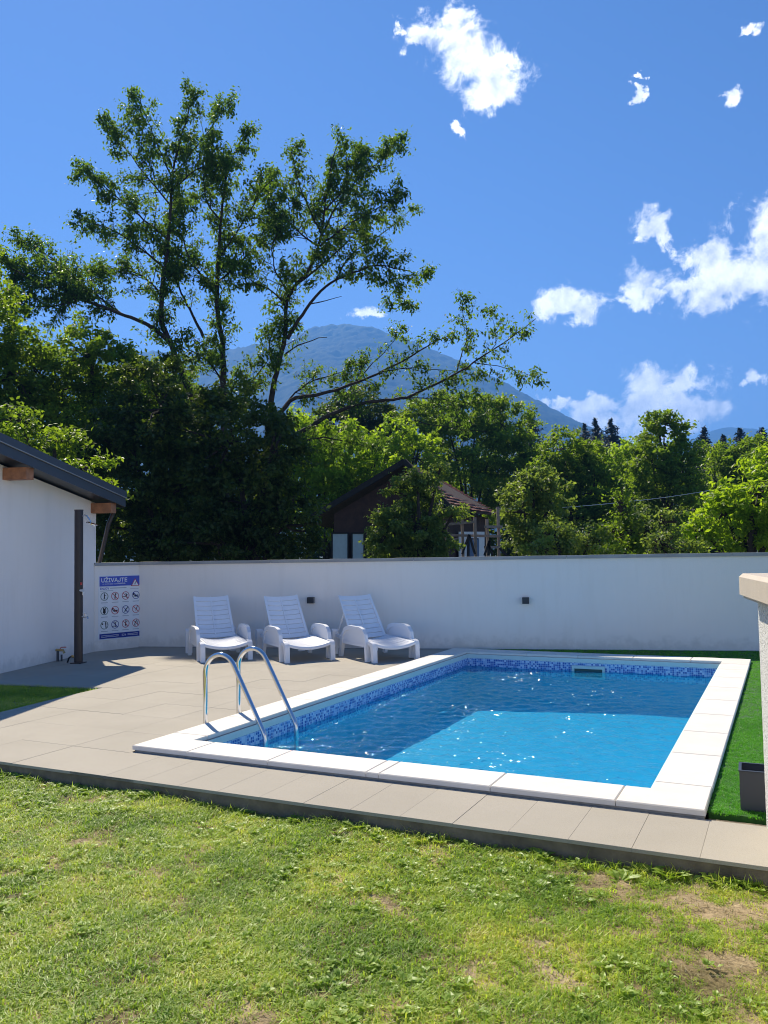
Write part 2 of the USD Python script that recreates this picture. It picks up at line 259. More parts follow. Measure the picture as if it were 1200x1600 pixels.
grassmat('grass_blade', [(0.10, (0.16, 0.28, 0.03)), (0.36, (0.33, 0.44, 0.06)), (0.60, (0.47, 0.50, 0.11)), (0.82, (0.60, 0.52, 0.24)), (1.0, (0.64, 0.54, 0.34))], 0.5)
grassmat('clover_leaf', [(0.0, (0.20, 0.32, 0.035)), (1.0, (0.40, 0.50, 0.08))])
grassmat('straw', [(0.0, (0.30, 0.25, 0.13)), (1.0, (0.45, 0.39, 0.24))], 0.15)
grassmat('turf_blade', [(0.0, (0.07, 0.26, 0.015)), (0.5, (0.12, 0.38, 0.025)), (1.0, (0.22, 0.48, 0.06))], 0.4)
plain('turf_back', (0.03, 0.11, 0.012), 0.9, vary=0.3, scale=40)
plain('field', (0.045, 0.06, 0.022), 0.95, vary=0.4, scale=0.4)
# mountain forest
mat('forest', {'co': ('geometry', {}), 'n1': ('noise_texture', {'scale': 0.004, 'detail': 6.0, 'roughness': 0.6}), 'n2': ('noise_texture', {'scale': 0.045, 'detail': 5.0, 'roughness': 0.75}), 'ad': ('math', {'math_type': 'multiply_add', 'value2': 0.6}), 'm2': ('math', {'math_type': 'multiply', 'value2': 0.4}), 'rp': ('rgb_ramp', {'ramp': [(0.38, (0.005, 0.014, 0.009)), (0.5, (0.018, 0.036, 0.018)), (0.62, (0.055, 0.078, 0.034))]}), 'p': ('principled_bsdf', {'roughness': 0.95, 'specular_ior_level': 0.05})},
    [('co.position', 'n1.vector'), ('co.position', 'n2.vector'), ('n2.fac', 'm2.value1'), ('m2.value', 'ad.value3'), ('n1.fac', 'ad.value1'), ('ad.value', 'rp.fac'), ('rp.color', 'p.base_color')], 'p.BSDF')
# pool liner, mosaic band, water
plain('pool_liner', (0.010, 0.32, 0.53), 0.55, vary=0.06, scale=1.5)
def mosaic():
    s = 1 / 0.027
    n = {'co': ('texture_coordinate', {}), 'sp': ('separate_xyz', {}), 'su': ('math', {'math_type': 'add'}), 'uv': ('combine_xyz', {}), 'sc': ('vector_math', {'math_type': 'scale', 'scale': s}), 'fl': ('vector_math', {'math_type': 'floor'}), 'fr': ('vector_math', {'math_type': 'fraction'}), 'wn': ('white_noise_texture', {'dimensions': '3D'}),
         'rp': ('rgb_ramp', {'interpolate': False, 'ramp': [(0.0, (0.035, 0.12, 0.42)), (0.42, (0.10, 0.27, 0.60)), (0.58, (0.34, 0.50, 0.74)), (0.80, (0.55, 0.68, 0.84))]}),
         'sx': ('separate_xyz', {}), 'gx': ('math', {'math_type': 'pingpong', 'value2': 0.5}), 'gz': ('math', {'math_type': 'pingpong', 'value2': 0.5}), 'mn': ('math', {'math_type': 'minimum'}), 'lt': ('math', {'math_type': 'less_than', 'value2': 0.085}), 'mx': ('mix_color', {'b': (0.52, 0.66, 0.82)}), 'p': ('principled_bsdf', {'roughness': 0.3})}
    l = [('co.object', 'sp.vector'), ('sp.x', 'su.value1'), ('sp.y', 'su.value2'), ('su.value', 'uv.x'), ('sp.z', 'uv.y'), ('uv.vector', 'sc.vector1'), ('sc.vector', 'fl.vector1'), ('sc.vector', 'fr.vector1'), ('fl.vector', 'wn.vector'), ('wn.value', 'rp.fac'), ('fr.vector', 'sx.vector'), ('sx.x', 'gx.value1'), ('sx.y', 'gz.value1'), ('gx.value', 'mn.value1'), ('gz.value', 'mn.value2'), ('mn.value', 'lt.value1'), ('lt.value', 'mx.fac'), ('rp.color', 'mx.a'), ('mx.result', 'p.base_color')]
    mat('mosaic', n, l, 'p.BSDF')
mosaic()
mat('pool_water', {'co': ('geometry', {}), 'n1': ('noise_texture', {'scale': 14.0, 'detail': 2.0, 'roughness': 0.5, 'distortion': 0.8}), 'b': ('bump', {'strength': 1.0, 'distance': 0.022}),
    'f': ('fresnel', {'IOR': 1.15}), 't': ('transparent_bsdf', {'color': (0.58, 0.92, 0.985)}), 'g': ('glossy_bsdf', {'color': (0.8, 0.95, 1), 'roughness': 0.03}),
    'v': ('voronoi_texture', {'scale': 54.0}), 'vc': ('vector_math', {'math_type': 'multiply_add', 'vector2': (2.0, 2.0, 0.0), 'vector3': (-1.0, -1.0, 0.0)}), 'n2': ('noise_texture', {'scale': 1.3, 'detail': 3.0}), 'pm': ('map_range', {'range_type': 'smoothstep', 'from_min': 0.50, 'from_max': 0.62, 'to_min': 0.28, 'to_max': 0.60, 'clamp': True}),
    'vs': ('vector_math', {'math_type': 'scale'}), 'va': ('vector_math', {'math_type': 'add'}), 'vn': ('vector_math', {'math_type': 'normalize'}), 'g2': ('glossy_bsdf', {'color': (1, 1, 1), 'roughness': 0.09}), 'sc': ('diffuse_bsdf', {'color': (0.0, 0.29, 0.56)}), 'tb': ('mix_closure', {'fac': 0.20}), 'mg': ('mix_closure', {'fac': 0.11}), 'm': ('mix_closure', {})},
    [('co.position', 'n1.vector'), ('n1.fac', 'b.height'), ('b.normal', 'g.normal'), ('co.position', 'v.vector'), ('co.position', 'n2.vector'), ('v.color', 'vc.vector1'), ('n2.fac', 'pm.value'), ('vc.vector', 'vs.vector1'), ('pm.result', 'vs.scale'), ('vs.vector', 'va.vector1'), ('co.normal', 'va.vector2'), ('va.vector', 'vn.vector1'), ('vn.vector', 'g2.normal'), ('g.BSDF', 'mg.closure1'), ('g2.BSDF', 'mg.closure2'), ('f.fac', 'm.fac'), ('t.BSDF', 'tb.closure1'), ('sc.BSDF', 'tb.closure2'), ('tb.closure', 'm.closure1'), ('mg.closure', 'm.closure2')], 'm.closure')
# rough pebble render of the terrace wall
mat('rough_cast', {'co': ('geometry', {}), 'v': ('voronoi_texture', {'scale': 120.0}), 'rp': ('rgb_ramp', {'ramp': [(0.1, (0.82, 0.81, 0.78)), (0.5, (0.74, 0.72, 0.68)), (0.8, (0.36, 0.34, 0.31))]}), 'b': ('bump', {'strength': 1.0, 'distance': 0.006, 'invert': True}), 'p': ('principled_bsdf', {'roughness': 0.85})},
    [('co.position', 'v.vector'), ('v.distance', 'rp.fac'), ('rp.color', 'p.base_color'), ('v.distance', 'b.height'), ('b.normal', 'p.normal')], 'p.BSDF')

# ------------------------------------------------------------------ land
POOL_A = np.array([-2.03, 6.60]); POOL_RZ = -25.94
_t = rad(POOL_RZ); EX = np.array([math.cos(_t), math.sin(_t)]); EY = np.array([-math.sin(_t), math.cos(_t)])
obj('ground', ext(Polygon([(-2950, -550), (2950, -550), (2950, 5650), (-2950, 5650)], [[tuple(POOL_A + EX * a + EY * b) for a, b in ((0.2, 0.2), (4.05, 0.2), (4.05, 6.85), (0.2, 6.85))]]), -1.0, -0.45), 'field', kind='structure', label='dark field behind the white wall reaching to the mountain', cat='ground')
def pw(u, v): return POOL_A + EX * u + EY * v
def pl(x, y): d = np.asarray([x, y], float) - POOL_A; return np.array([d @ EX, d @ EY])
PL = (POOL_A[0], POOL_A[1], 0.0)
ZW = -0.16; PU, PV, CW = 4.255, 7.04, 0.345
FRONT = -0.63                                                    # v of the paving's front edge
wall_a, wall_b, wall_c = (-5.61, 5.13), (-5.37, 5.92), (4.26, 8.385)      # fence line in the pool's frame
_d = (np.array(wall_c) - wall_b) / np.linalg.norm(np.array(wall_c) - wall_b)
wall_e = tuple(np.array(wall_b) + _d * 14.5)

def mountain():
    rng = np.random.default_rng(5)
    prof = [(-700, 640), (-300, 575), (-50, 552), (150, 545), (290, 552), (400, 540), (450, 524), (500, 510), (545, 506), (585, 512), (640, 532), (700, 556), (760, 583), (815, 612), (870, 643), (925, 670), (990, 698), (1060, 730), (1150, 768)]
    X, Z = [], []
    D = 2600.0
    for px, py in prof:
        p = at(px, py, D); X.append(p[0]); Z.append(p[2])
    nx, ny = 520, 190
    xs = np.linspace(X[0], X[-1], nx); ridge = np.interp(xs, X, Z)
    k = np.ones(9) / 9; ridge = np.convolve(np.pad(ridge, 4, mode='edge'), k, 'valid')
    ts = np.linspace(0, 1, ny)
    gx, gt = np.meshgrid(xs, ts)
    h = np.broadcast_to(ridge, gx.shape)
    prof_t = np.where(gt < 0.72, (gt / 0.72) ** 1.15, 1 - ((gt - 0.72) / 0.28) ** 2 * 0.8)
    y = 1250 + gt * 1880
    s = 0.72 * 1880 + 1250 - D
    y = y - s
    fold = meshkit.fbm(np.stack([gx / 420, y / 420, gx * 0], -1), 4, 3) - 0.5
    env = np.clip(1 - gt / 0.72, 0, 1)
    z = h * prof_t * (1 + 0.55 * fold * env * (1.6 - env))
    z = z + (meshkit.noise(np.stack([gx / 9, y / 9, z / 14], -1), 7) - 0.5) * 14 + (meshkit.noise(np.stack([gx / 28, y / 28, z / 40], -1), 8) - 0.5) * 9
    z[0] = -3
    idx = np.arange(nx * ny).reshape(ny, nx)
    f = np.c_[idx[:-1, :-1].ravel(), idx[:-1, 1:].ravel(), idx[1:, 1:].ravel(), idx[1:, :-1].ravel()]
    obj('mountain', (np.stack([gx, y, z], -1).reshape(-1, 3), f), 'forest', smooth=True, kind='structure', label='blue hazy forested mountain behind the tall cherry tree', cat='mountain')
    # the small far hill at the right
    D = 4200.0; prof = [(1000, 740), (1070, 700), (1100, 678), (1128, 669), (1160, 672), (1200, 681), (1300, 672), (1420, 660), (1600, 700)]
    P = [at(px, py, D) for px, py in prof]; xs = np.linspace(P[0][0], P[-1][0], 160); r = np.interp(xs, [p[0] for p in P], [p[2] for p in P])
    ts = np.linspace(0, 1, 40); gx, gt = np.meshgrid(xs, ts)
    z = r[None] * np.sin(np.pi * np.clip(gt, 0, 0.8) / 1.3) / math.sin(math.pi * 0.65 / 1.3) * (1 + 0 * gx); y = D - 900 + gt * 1385
    z = z + (meshkit.noise(np.stack([gx / 30, y / 30, z / 30], -1), 9) - 0.5) * 14; z[0] = -3
    idx = np.arange(160 * 40).reshape(40, 160); f = np.c_[idx[:-1, :-1].ravel(), idx[:-1, 1:].ravel(), idx[1:, 1:].ravel(), idx[1:, :-1].ravel()]
    obj('hill', (np.stack([gx, y, z], -1).reshape(-1, 3), f), 'forest', smooth=True, kind='structure', label='small blue far hill low at the right edge', cat='hill')
mountain()

# lawn soil: gently uneven sheet in front of the paving
GPATCH = Polygon([(-2.649, 2.345), (-2.62, 1.9), (-2.474, 0.75), (-7.0, 0.9), (-7.0, 1.85), (-4.146, 2.135)])
LAWN = Polygon([(-9, FRONT + 0.05), (9, FRONT + 0.05), (9, -9), (-9, -9)])
def lawn_z(u, v):
    P = np.stack([u, v, np.zeros_like(u)], -1)
    return -0.105 + (meshkit.fbm(P * 1.3, 3, 21) - 0.5) * 0.05 + (meshkit.fbm(P * 9.0, 2, 22) - 0.5) * 0.018
def lawn():
    us = np.linspace(-9, 9, 360); vs = np.linspace(-9, FRONT + 0.02, 190)
    gu, gv = np.meshgrid(us, vs); z = lawn_z(gu, gv)
    idx = np.arange(gu.size).reshape(gu.shape); f = np.c_[idx[:-1, :-1].ravel(), idx[:-1, 1:].ravel(), idx[1:, 1:].ravel(), idx[1:, :-1].ravel()]
    obj('lawn', (np.stack([gu, gv, z], -1).reshape(-1, 3), f), 'soil', smooth=True, kind='structure', loc=PL, rz=POOL_RZ, label='patchy mown lawn in front of the pool paving', cat='lawn')
lawn()

# ------------------------------------------------------------------ paving, pool, turf
def paving():
    rng = random.Random(3)
    t = thing('paving', 'warm grey paved terrace between the pool and the lawn', 'paving', PL, POOL_RZ, kind='structure')
    outer = Polygon([(-8.5, FRONT - 0.12), (-3.5, FRONT), (6.5, FRONT), (6.5, 0.10), (PU, 0.10), (PU, 0.0), (0.02, 0.02), (0.0, PV), (-0.10, 7.25), wall_b, wall_a, (-4.92, 2.76), (-4.6, 1.6), (-8.5, 1.4)])
    left = outer.difference(sbox(0.0, 0.0, 9, 9)).difference(GPATCH)
    base = outer.difference(GPATCH.buffer(0.004)).difference(sbox(0.02, 0.02, PU, 12)).buffer(-0.006)
    obj('slab_edge', ext(base, -0.35, -0.022), 'slab_edge', t)
    cells = []
    x = -8.4
    while x < 0:                                                  # terrace left of the pool, 60 cm pieces
        y = FRONT
        while y < 8.4: cells.append(sbox(x, y, x + 0.6, y + 0.6)); y += 0.6
        x += 0.6
    x = 0.0
    while x < 6.5: cells.append(sbox(x, FRONT, x + 0.329, 0.1)); x += 0.329   # strip in front of the pool, 33 cm pieces
    for c in cells:
        g = c.intersection(left)
        for q in getattr(g, 'geoms', [g]):
            if q.geom_type != 'Polygon' or q.area < 0.004: continue
            q = q.buffer(-0.0004, join_style=2)
            if q.is_empty or q.geom_type != 'Polygon': continue
            z = rng.uniform(-0.0012, 0.0012)
            obj('paving_slab', bevel_slab(q.simplify(0.001), -0.02, z, 0.0012), 'paving', t)
paving()

def pool():
    t = thing('swimming_pool', 'rectangular blue pool with white stone coping and mosaic band', 'pool', PL, POOL_RZ)
    zt = 0.05
    near = [0, 0.549, 1.282, 2.087, 2.185, 2.974, 3.752, PU]; far = [0, 0.52, 1.27, 2.02, 2.77, 3.52, PU]
    right = [0, 0.507, 1.345, 2.139, 2.926, 3.702, 4.511, 5.26, 5.95, 6.476, PV]; left = [0, 0.506, 1.256, 2.29, 3.05, 3.855, 4.62, 5.38, 6.15, 6.52, PV]
    g = 0.0045
    def tile(poly):
        obj('coping_tile', bevel_slab(poly, zt - 0.034, zt, 0.006), 'coping_stone', t)
    ins = 3.752
    def corner(cx, cy, sx, sy, a, b):                             # L-shaped corner piece
        P = [(0, 0), (a, 0), (a, CW), (CW, CW), (CW, b), (0, b)]
        tile(Polygon([(cx + sx * (x if x else 0), cy + sy * y) for x, y in P]).buffer(-g / 2, join_style=2))
    corner(0, 0, 1, 1, near[1], left[1]); corner(PU, 0, -1, 1, PU - near[-2], right[1]); corner(0, PV, 1, -1, far[1], PV - left[-2]); corner(PU, PV, -1, -1, PU - far[-2], PV - right[-2])
    for L, y0, y1 in ((near, 0, CW), (far, PV - CW, PV)):
        for a, b in zip(L[1:-2], L[2:-1]): tile(sbox(a + g / 2, y0, b - g / 2, y1))
    for L, x0, x1 in ((left, 0, CW), (right, PU - CW, PU)):
        for a, b in zip(L[1:-2], L[2:-1]): tile(sbox(x0, a + g / 2, x1, b - g / 2))
    ring = Polygon([(0.02, 0.012), (PU - 0.012, 0.012), (PU - 0.012, PV - 0.012), (0.012, PV - 0.012)], [[(CW + 0.01, CW + 0.01), (PU - CW - 0.01, CW + 0.01), (PU - CW - 0.01, PV - CW - 0.01), (CW + 0.01, PV - CW - 0.01)]])
    obj('mortar_bed', ext(ring, -0.02, zt - 0.036), 'mortar', t)
    i0, i1, j0, j1 = CW + 0.02, PU - CW - 0.02, CW + 0.02, PV - CW - 0.02
    def wallring(name, z0, z1, m, th=0.05, off=0.0):
        a = Polygon([(i0 - th, j0 - th), (i1 + th, j0 - th), (i1 + th, j1 + th), (i0 - th, j1 + th)], [[(i0 + off, j0 + off), (i1 - off, j0 + off), (i1 - off, j1 - off), (i0 + off, j1 - off)]])
        obj(name, ext(a, z0, z1), m, t)
    wallring('liner_rim', -0.045, 0.012, 'pool_fitting', 0.03, 0.004)
    wallring('mosaic_band', -0.26, -0.046, 'mosaic')
    wallring('liner_wall', -0.75, -0.261, 'pool_liner')
    nx, ny = 90, 150
    gx, gy = np.meshgrid(np.linspace(i0 - 0.04, i1 + 0.04, nx), np.linspace(j0 - 0.04, j1 + 0.04, ny))
    z = -0.64 + (meshkit.fbm(np.stack([gx * 5.0, gy * 9.0, gx * 0], -1), 3, 31) - 0.5) * 0.022
    idx = np.arange(nx * ny).reshape(ny, nx); f = np.c_[idx[:-1, :-1].ravel(), idx[:-1, 1:].ravel(), idx[1:, 1:].ravel(), idx[1:, :-1].ravel()]
    obj('pool_floor', (np.stack([gx, gy, z], -1).reshape(-1, 3), f), 'pool_liner', t, smooth=True)
    # skimmer mouth in the far wall
    s = [bx(1.94, 2.40, j1 - 0.035, j1 + 0.01, -0.125, -0.085), bx(1.94, 1.975, j1 - 0.035, j1 + 0.01, -0.24, -0.125), bx(2.365, 2.40, j1 - 0.035, j1 + 0.01, -0.24, -0.125), bx(1.94, 2.40, j1 - 0.035, j1 + 0.01, -0.26, -0.24)]
    k = obj('skimmer', s, 'pool_fitting', t)
    obj('mouth', bx(1.975, 2.365, j1 - 0.008, j1 + 0.002, -0.24, -0.125), 'fitting_dark', k)
    # water sheet with ripples
    nx, ny = 330, 600
    gx, gy = np.meshgrid(np.linspace(i0 - 0.02, i1 + 0.02, nx), np.linspace(j0 - 0.02, j1 + 0.02, ny))
    rng = np.random.default_rng(11); z = np.zeros_like(gx)
    for k in range(26):
        lam = rng.uniform(0.07, 0.30); a = rng.uniform(0, 2 * math.pi); q = 2 * math.pi / lam
        z += 0.011 * lam * np.sin(q * (gx * math.cos(a) + gy * math.sin(a)) + rng.uniform(0, 6.28) + 1.2 * (meshkit.noise(np.stack([gx * 1.3, gy * 1.3, gx * 0 + k], -1), k) - 0.5) * 6.28)
    amp = 0.45 + 1.1 * meshkit.fbm(np.stack([gx * 0.9, gy * 0.9, gx * 0], -1), 2, 41)
    z = ZW + z * 0.62 * amp
    idx = np.arange(nx * ny).reshape(ny, nx); f = np.c_[idx[:-1, :-1].ravel(), idx[:-1, 1:].ravel(), idx[1:, 1:].ravel(), idx[1:, :-1].ravel()]
    obj('water', (np.stack([gx, gy, z], -1).reshape(-1, 3), f), 'pool_water', smooth=True, kind='structure', loc=PL, rz=POOL_RZ, label='clear rippled blue water of the swimming pool', cat='water')
pool()

def ladder():
    t = thing('pool_ladder', 'stainless steel pool ladder with two arched handrails', 'ladder', PL, POOL_RZ)
    for v in (0.965, 1.465):
        pts = [(-0.035, v, 0.0), (-0.035, v, 0.2), (-0.035, v, 0.44)]
        c, r = (0.135, 0.475), 0.17
        for a in np.linspace(180, 28, 16): pts.append((c[0] + r * math.cos(rad(a)), v, c[1] + r * 1.08 * math.sin(rad(a))))
        e = np.array(pts[-1]); b = np.array([0.585, v, 0.02])
        for s in np.linspace(0.15, 1, 6): pts.append(tuple(e + (b - e) * s))
        pts += [(0.605, v, -0.03), (0.61, v, -0.10), (0.61, v, -0.30), (0.61, v, -0.58)]
        h = obj('handrail', tube(pts, 0.0215, 14), 'steel', t, smooth=60)
        obj('flange', trimesh.creation.cylinder(0.042, 0.012, sections=20, transform=trimesh.transformations.translation_matrix((-0.035, v, 0.007))), 'steel', h, smooth=40)
    for z in (-0.27, -0.45):
        obj('step', bx(0.58, 0.64, 0.985, 1.445, z - 0.012, z + 0.012), 'steel', t)
ladder()

def fence():
    t = thing('garden_wall', 'long white rendered garden wall with grey metal cap behind the pool', 'wall', PL, POOL_RZ)
    a, b, e = map(np.array, (wall_a, wall_b, wall_e))
    def seg(p, q, th=0.2, grow=0.0):
        d = (q - p) / np.linalg.norm(q - p); n = np.array([-d[1], d[0]])
        return p, q, d, n
    TH, H = 0.2, 1.435
    for p, q, nm in ((a, b, 0), (b, e, 1)):
        d = (q - p) / np.linalg.norm(q - p); n = np.array([-d[1], d[0]]); back = p + n * TH if nm == 0 else p + n * TH
        poly = Polygon([p, q, q + n * TH, p + n * TH - (d * 0.0)])
        if nm == 0: poly = Polygon([p + d * 0.01, q, q + n * TH + d * 0.08, p + n * TH + d * 0.01])
        else: poly = Polygon([q, p, p + n * TH + d * 0.02, q + n * TH])
        obj('wall_panel', ext(poly, -0.4, H), 'white_render', t)
        L = np.linalg.norm(q - p); k = max(1, round(L / 2.4)); ov = 0.025
        for i in range(k):
            s0, s1 = p + d * (L * i / k + 0.003), p + d * (L * (i + 1) / k - 0.003)
            o = -n * ov; r = n * (TH + ov)
            cp = Polygon([s0 + o, s1 + o, s1 + r, s0 + r])
            m = [ext(cp, H + 0.002, H + 0.032)]
            lip = Polygon([s0 + o, s1 + o, s1 + o + n * 0.006, s0 + o + n * 0.006]); m.append(ext(lip, H - 0.02, H + 0.0015))
            obj('cap_sheet', m, 'cap_metal', t)
    obj('plinth_strip', ext(Polygon([b, e, e - np.array([-_d[1], _d[0]]) * 0.012, b - np.array([-_d[1], _d[0]]) * 0.012]), -0.02, 0.012), 'mortar', t)
fence()

def wall_lamp(px, py, label):
    B = pw(*wall_b); C = pw(*wall_c); n = np.array([-(C - B)[1], (C - B)[0]]); d = ray(px, py)
    p = EYE + d * (((B - EYE[:2]) @ n) / (d[:2] @ n))
    ang = math.degrees(math.atan2((C - B)[1], (C - B)[0]))
    t = thing('wall_lamp', label, 'wall lamp', p, ang, 'cube lamps on the white wall')
    obj('lamp_body', [bx(-0.052, 0.052, -0.10, -0.006, -0.05, -0.047), bx(-0.052, 0.052, -0.10, -0.006, 0.047, 0.05), bx(-0.052, -0.049, -0.10, -0.006, -0.047, 0.047), bx(0.049, 0.052, -0.10, -0.006, -0.047, 0.047), bx(-0.049, 0.049, -0.10, -0.097, -0.047, 0.047)], 'lamp_black', t)
    obj('back_plate', bx(-0.045, 0.045, -0.006, -0.001, -0.045, 0.045), 'lamp_black', t)
    obj('diffuser', bx(-0.03, 0.03, -0.08, -0.03, -0.0525, -0.0502), 'lamp_glass', t)
wall_lamp(487, 937.5, 'black cube wall lamp between the second and third loungers')
wall_lamp(821.5, 938, 'black cube wall lamp alone above the pool')

def turf():
    u1 = 8.5
    B, E_ = np.array(wall_b), np.array(wall_e); n = np.array([-_d[1], _d[0]])
    def fence_v(u): return B[1] + (u - B[0]) * _d[1] / _d[0]
    poly = Polygon([(PU + 0.004, 0.115), (u1, 0.115), (u1, fence_v(u1) - 0.03), (0.0, fence_v(0.0) - 0.03), (-0.1, 7.28), (0.0, PV + 0.004), (PU + 0.004, PV + 0.004)])
    t = thing('artificial_turf', 'bright green artificial turf strip right of and behind the pool', 'artificial turf', PL, POOL_RZ, kind='stuff')
    obj('turf_mat', ext(poly, -0.3, 0.008), 'turf_back', t)
    rng = np.random.default_rng(8); pts = []
    for lo, hi, dens in (((PU, 0.11), (6.6, 3.0), 2400), ((PU, 3.0), (8.0, 8.6), 900), ((-0.1, PV), (PU, 8.4), 700)):
        k = int((hi[0] - lo[0]) * (hi[1] - lo[1]) * dens); q = rng.uniform(lo, hi, (k, 2)); pts.append(q)
    q = np.concatenate(pts); import shapely
    inside = shapely.contains_xy(poly, q[:, 0], q[:, 1]); w = np.array([pw(*x) for x in q]); vis = (w[:, 0] / w[:, 1] < 0.60)
    scatter('turf_fibres', [tuft(s, 16, 0.026, 0.020, 0.0028, 0.9) for s in (1, 2, 3)], 'turf_blade', q[inside & vis], 0.006, rng, parent=t, sc=(0.8, 1.2))

def tuft(seed, n, spread, length, width, lean=0.8, curl=0.5):
    """a tuft of n bent blades, three triangles each"""
    r = np.random.default_rng(seed); V, F = [], []
    for k in range(n):
        a = r.uniform(0, 6.283); p = np.array([r.normal(0, spread * 0.5), r.normal(0, spread * 0.5), -0.004]); L = length * r.uniform(0.55, 1.3); d = np.array([math.cos(a), math.sin(a), 0]); s = np.array([-d[1], d[0], 0]) * width * r.uniform(0.7, 1.3) / 2
        ln = r.uniform(0.1, lean); m = p + d * L * 0.5 * ln * 0.6 + np.array([0, 0, L * 0.55]); e = p + d * L * (ln + curl * 0.4) + np.array([0, 0, L * (1.0 - 0.45 * ln)])
        b = len(V); V += [p - s, p + s, m - s * 0.8, m + s * 0.8, e]; F += [(b, b + 1, b + 3), (b, b + 3, b + 2), (b + 2, b + 3, b + 4)]
    return np.array(V), np.array(F)
def rosette(seed, n, size):
    """a low plant of n oval leaves"""
    r = np.random.default_rng(seed); V, F = [], []
    for k in range(n):
        a = r.uniform(0, 6.283); L = size * r.uniform(0.6, 1.2); d = np.array([math.cos(a), math.sin(a), 0]); s = np.array([-d[1], d[0], 0]) * L * 0.34; h = r.uniform(0.1, 0.7) * size
        p = np.array([0, 0, 0.0]); c = d * L * 0.2; z = np.array([0, 0, 1.0]); b = len(V)
        V += [p + c, c + d * L * 0.45 + s + z * h * 0.7, c + d * L * 0.5 + z * h * 0.55, c + d * L * 0.45 - s + z * h * 0.7, c + d * L + z * h * 0.8]
        F += [(b, b + 2, b + 1), (b, b + 3, b + 2), (b + 1, b + 2, b + 4), (b + 2, b + 3, b + 4)]
    return np.array(V), np.array(F)
def scatter(name, protos, mats, q, z, rng, parent=None, sc=(0.7, 1.3), label=None, cat=None, loc=None, rz=0.0, flat=0.0):
    """one stuff part: many copies of a few tufts"""
    base = '/World' if parent is None else str(parent.GetPath())
    pi = UsdGeom.PointInstancer.Define(stage, fresh(base, name)); path = str(pi.GetPath())
    if isinstance(mats, str): mats = [mats] * len(protos)
    for i, (V, F) in enumerate(protos):
        m = usdkit.mesh(stage, f'{path}/tuft_{i + 1:03d}', (V, F), M[mats[i]]); pi.CreatePrototypesRel().AddTarget(m.GetPath())
    n = len(q); idx = rng.integers(0, len(protos), n); ang = rng.uniform(0, 2 * np.pi, n); s = rng.uniform(*sc, n) if len(sc) == 2 else np.asarray(sc)
    zz = np.broadcast_to(z, (n,))
    pi.CreateProtoIndicesAttr(Vt.IntArray.FromNumpy(idx.astype(np.int32)))
    pi.CreatePositionsAttr(Vt.Vec3fArray.FromNumpy(np.c_[q, zz].astype(np.float32)))
    quat = np.zeros((n, 4), np.float16); quat[:, 2] = np.sin(ang / 2); quat[:, 3] = np.cos(ang / 2)
    pi.CreateOrientationsAttr(Vt.QuathArray([Gf.Quath(float(c), 0.0, 0.0, float(d)) for d, c in zip(np.sin(ang / 2), np.cos(ang / 2))]))
    pi.CreateScalesAttr(Vt.Vec3fArray.FromNumpy(np.repeat(s[:, None], 3, 1).astype(np.float32)))
    if loc is not None: pi.AddTranslateOp().Set(Gf.Vec3d(*map(float, loc))); pi.AddRotateZOp().Set(float(rz))
    tag(pi, label, cat, kind='stuff'); return pi
turf()

